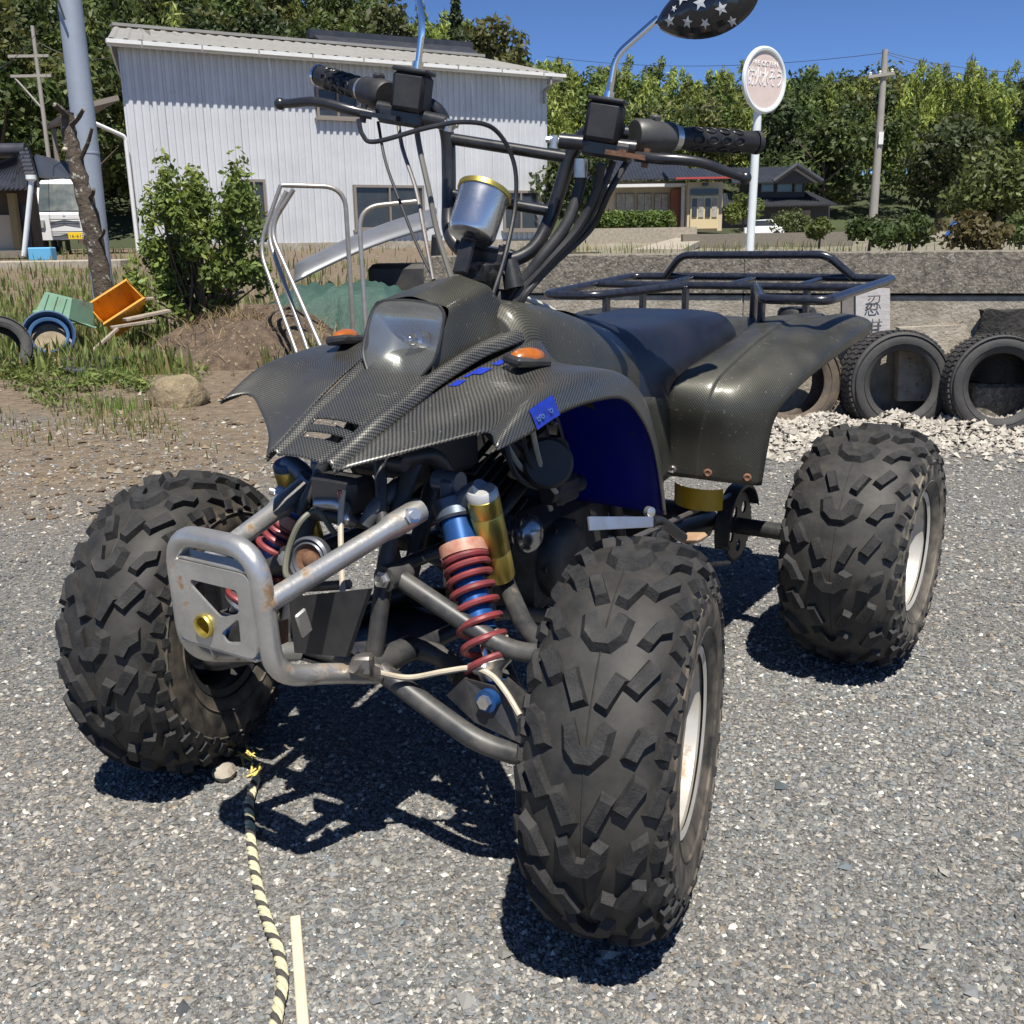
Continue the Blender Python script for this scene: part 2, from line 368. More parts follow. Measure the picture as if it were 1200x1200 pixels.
def tree_thing(name, label, base, crown, trunk_h, trunk_r, cat='tree', group=None, limbs=5, seed=1):
    e = empty(name, base); tag(e, label, cat, group); base = np.array(base)
    V, F, C = crown; np_mesh('crown', V-base, F, mLEAF, C*1.15, parent=e)
    b = MB(); rg = np.random.default_rng(seed); b.tube(catmull([(0, 0, -.2), (.03*trunk_h, 0, trunk_h*.4), (0, .02*trunk_h, trunk_h)], 4), [trunk_r*(1-.6*i/8) for i in range(9)], n=8)
    for i in range(limbs):
        a = i*2.4+rg.random(); z0 = trunk_h*(.45+.5*i/limbs); l_ = trunk_h*.4
        b.tube([(0, 0, z0), (l_*.5*math.cos(a), l_*.5*math.sin(a), z0+l_*.35), (l_*math.cos(a), l_*math.sin(a), z0+l_*.8)], [trunk_r*.45, trunk_r*.3, trunk_r*.12], n=6)
    b.build('trunk', mBARK, e); return e
# =================================================================== HILL AND WOOD
mHILL = mat('hill_earth', (.045, .06, .022), 1., var=(.15, .8, (.03, .035, .015)))
def hill_z(x, y):
    left = sstep(20, -25, x); start = 74-26*left; return .8+np.minimum((y-start).clip(0)*(.22+.12*left), 5.2+7.5*left)
hx = np.linspace(-110, 130, 40); hy = np.linspace(44, 170, 30); X, Y_ = np.meshgrid(hx, hy)
V = np.stack([X, Y_, hill_z(X, Y_)-.3*(Y_ < 50)], -1).reshape(-1, 3); F = [(j*40+i, j*40+i+1, (j+1)*40+i+1, (j+1)*40+i) for j in range(29) for i in range(39)]
tag(np_mesh('hill', V, F, mHILL, smooth=True), kind='structure')
BAMB = (.185, .235, .058); BROAD = (.085, .125, .034); DARK = (.038, .062, .02); OLIVE = (.13, .145, .045)
def skyline(px):   # how high (photo row) the wood reaches at each column
    return np.interp(px, [-200, 0, 200, 380, 420, 470, 520, 560, 610, 640, 760, 860, 900, 950, 1030, 1070, 1120, 1200, 1400], [-160, -150, -120, -60, -20, 5, 20, 25, 62, 82, 72, 82, 78, 72, 62, 72, 84, 92, 90])
parts = []; rg = np.random.default_rng(5)
for depth_i, Yd in enumerate(np.linspace(60, 128, 12)):
    for px in np.r_[np.arange(-560, -140, 52), np.arange(-140, 1340, 34), np.arange(1340, 1900, 52)]:
        px_ = px+rg.uniform(-16, 16); left = px_ < 600
        Yt = Yd*(.78 if px_ < 420 else 1.0)+rg.uniform(-2.5, 2.5)
        if not left and Yt < 78: continue
        x = at(px_, 200, Yt)[0]; z0 = float(hill_z(np.array(x), np.array(Yt)))
        if z0 < .85: continue
        ztop = at(px_, skyline(px_)+rg.uniform(-6, 14), Yt)[2]; 
        h = min(ztop-z0, 6.2+4.5*rg.random())
        if ztop-z0 < 2.5: 
            continue
        hidden = (ztop-z0) > 11
        kind = rg.random(); upper = (ztop-z0) < 9
        lf = .72 if px_ < 430 else 1.
        sd_ = int(rg.integers(1e9))
        if (px_ > 600 and upper and kind < .9) or (px_ > 380 and kind < .45) or kind < .2: 
            for q_ in range(3): parts.append(plume((x+rg.uniform(-1.6, 1.6), Yt+rg.uniform(-1, 1), z0), h*rg.uniform(.82, 1.05), 1.25, np.array(BAMB)*(lf if px_ < 430 else 1.2)*rg.uniform(.6, 1.2), 760, .115, sd_+q_))
        else:
            col = np.array([BROAD, DARK, OLIVE, BROAD][int(rg.integers(4))])*lf*rg.uniform(.65, 1.35)
            parts.append(broad_crown((x, Yt, z0-1), h+1, 2.3+.9*rg.random(), col, 1500, .19, sd_))
for px in np.arange(560, 1340, 22):
    Yt = 112+rg.uniform(-3, 3); x = at(px, 200, Yt)[0]; z0 = float(hill_z(np.array(x), np.array(Yt))); zt_ = at(px, skyline(px)+18, Yt)[2]
    parts.append(broad_crown((x, Yt, z0-1.5), zt_-z0+1.5, 2.6, np.array(DARK), 700, .32, int(rg.integers(1e9))))
V, F, C = merge(parts); tag(np_mesh('wood', V, F, mLEAF, C), 'dense mixed wood and bamboo covering the hillside', 'wood', kind='stuff')
# trees one can pick out
def TT(px, pbase, ptop, Y, r, fn, col, n, leaf, name, label, group=None, seed=3, cat='tree'):
    b0 = at(px, pbase, Y); h = at(px, ptop, Y)[2]-b0[2]; return tree_thing(name, label, b0, fn(b0, h, r, col, n, leaf, seed), h*.75, max(.04, r*.07), cat, group, seed=seed)
TT(540, 240, -2, 58, 1.5, cone_crown, (.05, .07, .03), 2600, .17, 'conifer_tree', 'tall pointed conifer rising against the sky behind the shed roof', seed=21)
TT(585, 240, 20, 60, 2.4, broad_crown, (.075, .08, .028), 2600, .2, 'broadleaf_tree', 'round-topped tree against the sky just right of the conifer', seed=22)
TT(470, 240, 0, 55, 2.2, broad_crown, (.05, .06, .02), 2600, .2, 'broadleaf_tree', 'dark tree behind the shed roof, left of the conifer', seed=23)
TT(15, 300, 60, 34, 2.2, broad_crown, (.05, .08, .02), 3600, .16, 'broadleaf_tree', 'bushy tree behind the old tiled house at the far left', seed=24)
TT(95, 280, 90, 40, 1.9, broad_crown, (.07, .09, .025), 3000, .16, 'broadleaf_tree', 'tree right behind the steel pole, left of the shed', seed=25)
TT(672, 292, 150, 33, 1.2, broad_crown, (.045, .065, .022), 2600, .12, 'broadleaf_tree', 'leafy tree beside the right-hand corner of the shed', seed=26)
TT(905, 262, 110, 74, 3.2, broad_crown, (.04, .06, .022), 3600, .22, 'broadleaf_tree', 'big dark tree right behind the black-roofed house', seed=27)
TT(960, 275, 150, 70, 3.0, broad_crown, (.06, .085, .026), 3200, .22, 'broadleaf_tree', 'mid green tree left of the right-hand utility pole', seed=28)
TT(1095, 280, 130, 68, 4.0, broad_crown, (.035, .05, .018), 4200, .22, 'broadleaf_tree', 'large dark tree right of the right-hand utility pole', seed=29)
TT(1165, 285, 185, 50, 2.6, broad_crown, (.075, .095, .03), 3600, .17, 'broadleaf_tree', 'pale green tree at the right edge behind the wall', seed=30)
TT(1190, 285, 65, 66, 1.6, broad_crown, (.05, .07, .025), 2000, .18, 'broadleaf_tree', 'thin tall tree rising over the wood at the far right', seed=31)
TT(870, 266, 232, 47, .9, broad_crown, (.09, .12, .03), 1500, .09, 'garden_shrub', 'shrub beside the porch of the cream house', seed=32, cat='shrub')
shr = ((960, 283, 258, 30, .55, 'small round shrub just right of the black-roofed house', (.06, .08, .02)), (1018, 291, 262, 24, .6, 'clipped shrub in front of the right-hand utility pole', (.04, .065, .018)), (1065, 291, 262, 24, .7, 'broad shrub right of the utility pole, nearest the wall', (.045, .07, .02)), (1150, 292, 262, 20, .75, 'reddish-tipped shrub behind the wall, left of the right edge', (.075, .065, .025)), (1195, 290, 258, 26, .8, 'shrub at the very right edge behind the wall', (.07, .1, .03)), (930, 282, 252, 42, 1.0, 'low spreading shrub in front of the black-roofed house', (.07, .09, .03)))
for i, (px, pb, pt, Y, r, lab, col) in enumerate(shr): TT(px, pb, pt, Y, r, broad_crown, col, 1700, .065, 'garden_shrub', lab, 'shrubs in the gardens behind the wall', seed=40+i, cat='shrub')
# hedge before the cream house
h0, h1 = at(690, 272, 46), at(784, 272, 46); C = []; Q = []
for t in np.linspace(0, 1, 14): p = h0+(h1-h0)*t; C.append((p[0], p[1], p[2]+.45)); Q.append((.3, .45, .48))
he = empty('hedge', (h0+h1)/2); tag(he, 'clipped green hedge in front of the cream house', 'hedge')
V, F, Cc = leaves(np.array(C), np.array(Q), 5200, .075, (.09, .14, .032), shell=.75, seed=60); np_mesh('foliage', V-(h0+h1)/2, F, mLEAF, Cc, parent=he)
b = MB()
for t in np.linspace(.05, .95, 9): p = (h1-h0)*(t-.5); b.tube([p, p+np.array((0, 0, .7))], .03, n=6)
b.build('stems', mBARK, he)
# =================================================================== SHED
mSHED = mat('shed_steel', (.60, .615, .625), .5, .1, var=(.8, .6, (.44, .455, .47)), dirt=(2.2, .66, (.40, .38, .35)))
mROOF = mat('shed_roof', (.30, .29, .265), .6, .15, var=(1.5, .6, (.2, .19, .17))); mWHITE = mat('white_trim', (.72, .72, .7), .5, var=(4, .4, (.55, .54, .5)))
mDKGL = mat('dark_glass', (.03, .035, .04), .12, var=(3, .5, (.07, .07, .065))); mBROWNT = mat('brown_trim', (.22, .19, .16), .6)
ZB, ZE = .62, 5.52
sA, sB = at(166, 297, 26.7), at(640, 291, 33.0); sA[2] = sB[2] = 0; dS = sB-sA; LS = np.linalg.norm(dS); dS /= LS; nS = np.array([dS[1], -dS[0], 0]); bkS = -nS
shed = empty('shed', (*sA[:2], ZB)); shed.rotation_euler = (0, 0, math.atan2(dS[1], dS[0])); tag(shed, 'large pale blue-grey corrugated steel shed with a light metal roof', 'shed')
HS = ZE-ZB; npan = 13; pw = LS/npan
def corr(w_, h, pitch=.18, dep=.035):
    V = []; F = []; n = max(1, round(w_/pitch)); xs_ = []
    for i in range(n):
        p = w_/n; xs_ += [(i*p, 0), (i*p+.30*p, 0), (i*p+.42*p, -dep), (i*p+.86*p, -dep)]
    xs_.append((w_, 0)); V = [(x, y, z) for z in (0, h) for x, y in xs_]; k = len(xs_); F = [(i, i+1, k+i+1, k+i) for i in range(k-1)]; return V, F
for i in range(npan):
    b = MB(); V, F = corr(pw-.004, HS-.28); b.add([(x+i*pw, y, z+.28) for x, y, z in V], F); b.build('wall_sheet', mSHED, shed, 0)
b = MB(); b.box((LS/2, .06, .13), (LS+.1, .2, .3)); b.build('plinth', mCONC2, shed, 0)
b = MB(); b.add([(0, .02, .0), (1.15, 4.2, .0), (1.15, 4.2, HS-.02), (0, .02, HS-.02)], [(0, 1, 2, 3)]); b.build('gable_wall', mSHED, shed, 0, solid=.05)
b = MB(); b.box((LS+.03, 3.5, HS/2), (.06, 7, HS-.02)); b.build('gable_wall', mSHED, shed, 0)
nroof = 13; RD, RH = 4.3, 1.1; oh = .42
for i in range(nroof):
    ww = (LS+.7)/nroof; b = MB(); V = []; F = []; x0 = -.35+i*ww; xs_ = []
    for k in range(3): p = ww/3; xs_ += [(x0+k*p, .0), (x0+k*p+.06, .03), (x0+k*p+.12, .03), (x0+k*p+.18, 0)]
    xs_.append((x0+ww-.003, 0)); k = len(xs_)
    V = [(x, -oh, HS+.1+dz) for x, dz in xs_]+[(x+max(0, (1-i/3.))*1.15, RD, HS+.1+RH+dz) for x, dz in xs_]; F = [(j, j+1, k+j+1, k+j) for j in range(k-1)]; b.add(V, F); b.build('roof_sheet', mROOF, shed, 0)
b = MB(); b.box((LS/2, -oh-.06, HS+.04), (LS+.8, .14, .09)); b.build('gutter', mWHITE, shed, 0)
b = MB(); b.box((LS/2, -oh+.06, HS+.0), (LS+.72, .06, .1)); b.build('fascia', mWHITE, shed, 0)
for xx in np.linspace(.4, LS-.4, 9): b = MB(); b.box((xx, -oh-.135, HS+.02), (.03, .012, .15)); b.build('gutter_bracket', mROOF, shed, 0)
b = MB(); b.box((LS/2+.55, RD, HS+.16+RH), (LS-.4, .3, .08)); b.build('ridge_cap', mROOF, shed, 0)
b = MB(); b.add([(-.33, -oh, HS+.06), (.82, RD, HS+.06+RH), (.82, RD, HS-.1), (-.33, -oh, HS-.1)], [(0, 1, 2, 3)]); b.build('barge_board', mWHITE, shed, 0, solid=.04)
b = MB(); b.add([(LS+.33, -oh, HS+.06), (LS+.33, RD, HS+.06+RH), (LS+.33, RD, HS-.1), (LS+.33, -oh, HS-.1)], [(0, 1, 2, 3)]); b.build('barge_board', mWHITE, shed, 0, solid=.04)
def shed_local(px, py):
    d = _ray(px, py); t = ((sA-CAMP)@nS)/(d@nS); p = CAMP+d*t-sA; return p@dS, p[2]-ZB
for (x0, y0, x1, y1) in ((372, 106, 417, 137), (288, 212, 308, 264), (417, 219, 494, 268), (590, 225, 628, 269)):
    a, c = shed_local(x0, y1), shed_local(x1, y0); cx, cz = (a[0]+c[0])/2, (a[1]+c[1])/2; ww, hh = abs(c[0]-a[0]), abs(c[1]-a[1])
    wf = MB(); fr = .07
    for (bx, bz, dx, dz) in ((cx, cz+hh/2, ww+fr, fr), (cx, cz-hh/2, ww+fr, fr), (cx-ww/2, cz, fr, hh-fr), (cx+ww/2, cz, fr, hh-fr), (cx, cz, .05, hh-fr)): wf.box((bx, -.06, bz), (dx, .08, dz))
    wo_ = wf.build('window', mBROWNT, shed, 0)
    for q_ in (-1, 1): b = MB(); b.box((cx+q_*ww/4, -.045-.012*q_, cz), (ww/2-.03, .012, hh-.05)); b.build('pane', mDKGL, wo_, 0)
    b = MB(); b.box((cx, -.09, cz-hh/2-.06), (ww+.2, .12, .05)); b.build('sill', mBROWNT, wo_, 0)
b = MB(); b.tube(fillet([(-.9, -.3, 3.15), (-.12, -.12, 2.85), (-.1, -.12, -.1)], .1), .05, n=10); b.build('downpipe', mWHITE, shed)
b = MB(); b.tube(fillet([(LS-.1, -oh-.05, HS-.02), (LS-.1, -oh-.05, HS-.25), (LS-.1, -.1, HS-.35), (LS-.1, -.1, HS-.7)], .06), .045, n=10); b.build('downpipe', mROOF, shed)
# lean-to on the far side of the shed's left gable
b = MB(); b.add([(-.05, .4, 3.75), (-1.1, .4, 3.45), (-1.1, 5, 3.45), (-.05, 5, 3.75)], [(0, 1, 2, 3)]); b.build('lean_to_roof', mBROWNT, shed, 0, solid=.12)
for yy in (.5, 4.6): b = MB(); b.box((-1.02, yy, 1.72), (.12, .12, 3.4)); b.build('lean_to_post', mBROWNT, shed, 0)
# dark tiled ridge of a roof standing behind the shed
mTILE = mat('black_tile', (.03, .033, .04), .35, var=(3, .6, (.06, .062, .07)))
r0, r1 = at(366, 46, 40), at(548, 56, 43); bh = empty('house_behind_shed', ((r0+r1)/2)*np.array((1, 1, 0))); tag(bh, 'dark tiled house roof showing above the shed roof', 'house'); o_ = (r0+r1)/2*np.array((1, 1, 0)); dd = (r1-r0)*np.array((1, 1, 0)); dd /= np.linalg.norm(dd); nn = np.array((dd[1], -dd[0], 0)); zt = (r0[2]+r1[2])/2; LL = np.linalg.norm((r1-r0)[:2])
for s in (-1, 1):
    b = MB(); b.add([-dd*LL/2+np.array((0, 0, zt)), dd*LL/2+np.array((0, 0, zt)), dd*LL/2+nn*s*3.2+np.array((0, 0, zt-1.4)), -dd*LL/2+nn*s*3.2+np.array((0, 0, zt-1.4))], [(0, 1, 2, 3)]); b.build('roof', mTILE, bh, 0, solid=.12)
b = MB(); b.box((0, 0, zt+.1), (LL+.3, .35, .3), rz=math.atan2(dd[1], dd[0])); b.build('roof_ridge', mTILE, bh, 0)
b = MB(); b.box((0, 0, (zt-1.3+.7)/2), (LL-.6, 5.4, zt-1.3-.7), rz=math.atan2(dd[1], dd[0])); b.build('wall', mCONC2, bh, 0)
# =================================================================== CREAM HOUSE
mCREAM = mat('cream_render', (.56, .47, .33), .8, var=(2, .4, (.45, .37, .26))); mCURT = mat('window_curtain', (.42, .40, .36), .7, var=(6, .7, (.16, .15, .13))); mREDT = mat('red_edge', (.36, .06, .05), .5); mWOODR = mat('red_wood', (.28, .1, .06), .6)
def pbox(b, x0, y0, x1, y1, Y, dep, org, off=0.):
    """a box whose front face fills a sighted rectangle at distance Y"""
    a, c = at((x0+x1)/2, y1, Y), at((x0+x1)/2, y0, Y); l_, r_ = at(x0, (y0+y1)/2, Y), at(x1, (y0+y1)/2, Y)
    return b.box(np.array(((l_[0]+r_[0])/2, Y+dep/2+off, (a[2]+c[2])/2))-org, (r_[0]-l_[0], dep, c[2]-a[2]))
YH = 50.; o_ = at(770, 270, YH); ch = empty('cream_house', o_); tag(ch, 'small cream house with red-edged porch roof and sliding glass doors', 'house')
def hb_(name, rect, dep, m, off=0., parent=None, Y=YH, org=None): b = MB(); pbox(b, *rect, Y, dep, o_ if org is None else org, off); return b.build(name, m, parent or ch, 0)
hb_('wall', (706, 212, 803, 268), 6, mCREAM, .25)
for (x0, x1) in ((722, 744), (747, 764), (767, 784)):
    w1 = hb_('window', (x0, 226, x1, 257), .06, mBROWNT, .16); 
    for q_ in range(2):
        xa = x0+.8+(x1-x0-1.6)*q_/2+.2; xb = xa+(x1-x0-1.6)/2-.6; hb_('pane', (xa, 227.5, xb, 255.5), .03, mCURT, .12, w1)
hb_('window_sill', (718, 257, 787, 260), .2, mWHITE, .05)
hb_('awning', (700, 216.5, 806, 220), 1.0, mWHITE, -.9)
hb_('post', (795, 220, 798.5, 272), .14, mWHITE, -.85)
hb_('side_wall', (786, 222, 796, 268), .3, mWOODR, -.05)
hb_('porch_wall', (800, 215, 840, 271), 1.6, mCREAM, -1.3)
dr = hb_('sliding_door', (803, 231, 835, 268), .06, mat('door_frame', (.6, .5, .3), .6), -1.42)
for q_ in range(4): hb_('pane', (804.6+q_*7.6, 234, 810.4+q_*7.6, 255), .03, mDKGL if q_ % 2 == 0 else mCURT, -1.46, dr)
hb_('transom', (803, 223, 835, 229), .05, mDKGL, -1.41)
hb_('porch_lamp', (817, 216, 823, 219.5), .15, mBLKPLA if 'mBLKPLA' in globals() else mTILE, -1.5)
def roof(org, Y0, px0, px1, pe, pr, run, name, parent, m=mTILE, ribs=14, hip=0., th=.1):
    """tiled roof plane: eave at row pe, distance Y0; ridge at row pr, distance Y0+run"""
    e0, e1 = at(px0, pe, Y0), at(px1, pe, Y0); zr = at((px0+px1)/2, pr, Y0+run)[2]; e0[2] = e1[2] = (e0[2]+e1[2])/2; b = MB(); W_ = e1[0]-e0[0]
    for i in range(ribs):
        xa, xb = e0[0]+W_*i/ribs, e0[0]+W_*(i+1)/ribs; hx_ = hip*(1-2*(i+.5)/ribs)
        sh = lambda x: x+hip*(1-2*(x-e0[0])/W_)
        xm = (xa*.65+xb*.35)
        V = [(xa, Y0, e0[2]), (xm, Y0, e0[2]+.06), (xb, Y0, e0[2]), (sh(xa), Y0+run, zr), (sh(xm), Y0+run, zr+.06), (sh(xb), Y0+run, zr)]
        b.add([np.array(v)-org for v in V], [(0, 1, 4, 3), (1, 2, 5, 4)])
    return b.build(name, m, parent, 0, solid=th)
roof(o_, YH-.6, 688, 812, 210, 184, 3.6, 'roof', ch, ribs=30)
roof(o_, YH-2.0, 784, 853, 209.5, 198, 2.2, 'porch_roof', ch, ribs=16)
hb_('red_eave', (784, 210, 853, 212.3), .1, mREDT, -2.0)
hb_('garden_wall', (676, 268, 790, 288), .25, mCONC2, -6.)
b = MB(); q0, q1, q2, q3 = at(790, 279, 44), at(742, 292, 34), at(800, 292, 34), at(838, 274, 47); b.add([p-o_ for p in (q0, q1, q2, q3)], [(0, 1, 2, 3)]); b.build('ramp', mCONC2, ch, 0, solid=.2)
# post box beside the porch
pbx = hb_('letter_box', (777, 249, 786, 262), .4, mREDT, -1.2)
# stone garden wall to the right of it
b = MB(); pbox(b, 800, 273, 1000, 290, 40, .4, np.zeros(3)); gw = b.build('stone_garden_wall', mCONC, None, 0, loc=at(900, 290, 40)); tag(gw, 'low mottled stone garden wall below the black-roofed house', 'wall')
# =================================================================== BLACK-ROOFED HOUSE
YB = 64.; oB = at(910, 262, YB); bk = empty('black_roofed_house', oB); tag(bk, 'two-storey black-walled farmhouse with glossy dark tiled roofs', 'house')
mBLKW = mat('charred_boards', (.035, .035, .037), .7, var=(4, .5, (.07, .065, .06)))
bb_ = lambda name, rect, dep, m, off=0., parent=None: hb_(name, rect, dep, m, off, parent or bk, YB, oB)
bb_('wall', (846, 236, 975, 266), 7, mBLKW, .5)
bb_('upper_wall', (893, 208, 950, 232), 5, mBLKW, 1.2)
for (x0, x1) in ((897, 912), (916, 934), (937, 946)):
    w1 = bb_('window', (x0, 213, x1, 224), .08, mBROWNT, 1.1); bb_('pane', (x0+.8, 214, x1-.8, 223), .04, mat('blue_glass_%d' % x0, (.12, .18, .2), .1), 1.06, w1)
roof(oB, YB-.6, 838, 983, 241, 226, 3.2, 'lower_roof', bk, ribs=36, hip=.8)
roof(oB, YB+.3, 858, 962, 214, 196, 3.0, 'upper_roof', bk, ribs=28, hip=.4)
# front gable of the upper roof
g0, g1, g2 = at(905, 214, YB+.2), at(962, 214, YB+.2), at(932, 196, YB+.2)
b = MB(); b.add([p-oB for p in (g0, g1, g2)], [(0, 1, 2)]); b.build('gable', mBLKW, bk, 0, solid=.2)
for (p, q_) in ((g0, g2), (g1, g2)): b = MB(); b.tube([p-oB+np.array((0, -.3, .05)), q_-oB+np.array((0, -.3, .12))], .16, n=8); b.build('gable_tiles', mTILE, bk)
for (x0, x1) in ((862, 884), (940, 952)): bb_('doorway', (x0, 246, x1, 263), .1, mBROWNT, .44)
# =================================================================== POLES, SIGN, WIRES
mGALV = mat('galvanised', (.36, .40, .45), .5, .35, var=(3, .5, (.26, .29, .33)), bump=(30, .1)); mCPOLE = mat('concrete_pole', (.32, .3, .27), .85, var=(3, .5, (.22, .2, .17)))
p0 = at(122, 352, 12.5); p1 = at(74, -40, 12.5); rp = empty('steel_pole', p0); tag(rp, 'thick pale grey steel pole beside the lichen-covered trunk', 'pole')
ptop = np.array((p1[0]*.25+p0[0]*.75, 12.5, p1[2]))  # nearly plumb
ptop = at(77, -40, 12.5)
b = MB(); b.tube([np.zeros(3)-np.array((0, 0, .4)), (ptop-p0)*.45, (ptop-p0)], [.12, .135, .128], n=24); b.build('pole_shaft', mGALV, rp)
b = MB(); b.lathe([(.134, -.012), (.140, -.01), (.140, .01), (.134, .012)], o=(ptop-p0)*.46, axis=ptop-p0, n=24); b.build('pole_band', mGALV, rp)
b = MB(); b.tube([(ptop-p0)*.84+np.array((.0, -.20, 0)), (ptop-p0)*.97+np.array((-.12, -.2, .0))], .012, n=6); b.build('hanging_strap', mBLKMTA if 'mBLKMTA' in globals() else mTILE, rp)
up0, up1 = at(1021, 284, 46), at(1037, 58, 46); up = empty('utility_pole', up0); tag(up, 'grey utility pole with a short crossarm standing before the wood on the right', 'utility pole')
b = MB(); b.tube([(0, 0, -.3), np.array((0, 0, up1[2]-up0[2]))], [.2, .12], n=14); b.build('pole_shaft', mCPOLE, up)
hU = up1[2]-up0[2]
b = MB(); b.box((-.15, -.15, hU*.87), (1.1, .12, .12), ry=-.12); b.build('crossarm', mCPOLE, up, 0)
for xx in (-.6, -.2, .3): b = MB(); b.lathe([(.03, 0), (.06, .03), (.03, .06), (.06, .09), (.02, .14)], o=(xx, -.15, hU*.87+.06-xx*-.12), n=10); b.build('insulator', mWHITE, up)
b = MB(); b.box((.02, -.2, hU*.55), (.2, .03, .5)); b.build('pole_plate', mWHITE, up, 0)
lp0, lp1 = at(63, 230, 30), at(48, 30, 30); lpz = lp1[2]-lp0[2]; lp_ = empty('lattice_pole', np.array((lp0[0], 30, .7))); tag(lp_, 'thin grey service pole with two crossarms at the upper left', 'utility pole')
b = MB(); b.tube([(0, 0, -.2), (0, 0, lp1[2]-.7)], [.07, .05], n=10); b.build('pole_shaft', mCPOLE, lp_)
for k, zz in enumerate((.75, 1.25)): b = MB(); b.box((-.2, 0, lp1[2]-.7-zz), (1.1, .07, .07)); b.build('crossarm', mCPOLE, lp_, 0)
b = MB(); b.tube([(-.65, 0, lp1[2]-.7-1.3), (0, 0, lp1[2]-.7-2.1)], .03, n=6); b.build('brace', mCPOLE, lp_)
mWIRE = mat('wire', (.03, .03, .032), .6)
def wire(a, b_, sag, label, r_=.012):
    b = MB(); P = [a+(b_-a)*t-np.array((0, 0, 1))*sag*4*t*(1-t) for t in np.linspace(0, 1, 15)]; b.tube(P, r_, n=5); c = (a+b_)/2; tag(b.build('overhead_wire', mWIRE, None, loc=c), label, 'wire', 'overhead wires')
wire(at(640, 66, 60), at(1036, 62, 46), .5, 'wire running left from the right-hand pole above the bamboo'); wire(at(1036, 60, 46), at(1260, 84, 42), .3, 'upper wire running right from the right-hand pole'); wire(at(1036, 62, 46), at(1260, 92, 42), .4, 'lower wire running right from the right-hand pole')
wire(at(640, 130, 56), at(1010, 90, 46), .6, 'thin wire crossing the wood behind the round sign', .01)
wire(at(-30, 92, 22), at(46, 34, 30), .2, 'wire from the left edge to the thin service pole', .008); wire(at(46, 50, 30), at(150, 60, 30), .3, 'wire from the thin service pole to the shed corner', .01)
# fire-cistern sign
mSIGN = mat('faded_sign_face', (.62, .50, .45), .55, var=(9, .5, (.70, .60, .56))); mSPOST = mat('white_post', (.70, .74, .74), .5, var=(8, .4, (.55, .58, .58)))
YS = 9.5; s0, s1 = at(878, 300, YS), at(888, 130, YS); sg = empty('fire_sign', s0); tag(sg, 'faded oval pink sign with white rim on a white post behind the wall', 'sign')
b = MB(); b.tube([(0, 0, -.15), s1-s0-np.array((0, 0, .0))], .036, n=14); b.build('sign_post', mSPOST, sg)
sc_ = at(895, 94, YS)-s0; a_, b2 = abs(at(895, 56, YS)[2]-at(895, 132, YS)[2])/2, 0; hw = (at(919, 94, YS)-at(871, 94, YS))[0]/2
# a round disc turned away from the viewer looks oval
turn = R(35); Mr = Matrix.Translation(sc_) @ Matrix.Rotation(turn, 4, 'Z') @ Matrix.Rotation(R(90), 4, 'X'); rad = a_; 
b = MB(); b.prism([(rad*math.cos(q_), rad*math.sin(q_)) for q_ in np.linspace(0, 2*math.pi, 48, endpoint=False)], .02, Mr); b.build('sign_disc', mSIGN, sg, 30)
b = MB(); b.tube([np.array(Mr @ Vector((rad*.965*math.cos(q_), rad*.965*math.sin(q_), .006))) for q_ in np.linspace(0, 2*math.pi, 48, endpoint=False)], .022, n=8, closed=True); b.build('sign_rim', mSPOST, sg)
mLET = mat('sign_letters', (.78, .77, .75), .5)
text_mesh('sign_letters', 'FIRE CISTERN', rad*.22, mLET, .002, Mr @ Matrix.Translation((0, rad*.5, .0125)), sg, fit=rad*1.2)
text_mesh('sign_letters', '防火水そう', rad*.62, mLET, .002, Mr @ Matrix.Translation((0, rad*.05, .0125)), sg, fit=rad*1.62)
# =================================================================== QUAD BIKE (local frame: x = its left, y = rearward, z = up)
ATV_ANG = R(-33.5)
_ex = np.array([math.cos(ATV_ANG), math.sin(ATV_ANG), 0]); _ey = np.array([-math.sin(ATV_ANG), math.cos(ATV_ANG), 0])
ATV_O = np.array([-0.25, 1.545, 0.])-.046*_ex+.02*_ey
def L(px, py, x=None, y=None, z=None):
    """a sighting line met with a plane of the quad bike's own frame"""
    q = CAMP-ATV_O; o = np.array([q@_ex, q@_ey, q[2]]); d = _ray(px, py); d = np.array([d@_ex, d@_ey, d[2]])
    t = (x-o[0])/d[0] if x is not None else (y-o[1])/d[1] if y is not None else (z-o[2])/d[2]
    return o+t*d
ATV = empty('quad_bike', ATV_O, ATV_ANG)
tag(ATV, 'black carbon-patterned sport quad bike with knobbly tyres parked on the gravel', 'quad bike')
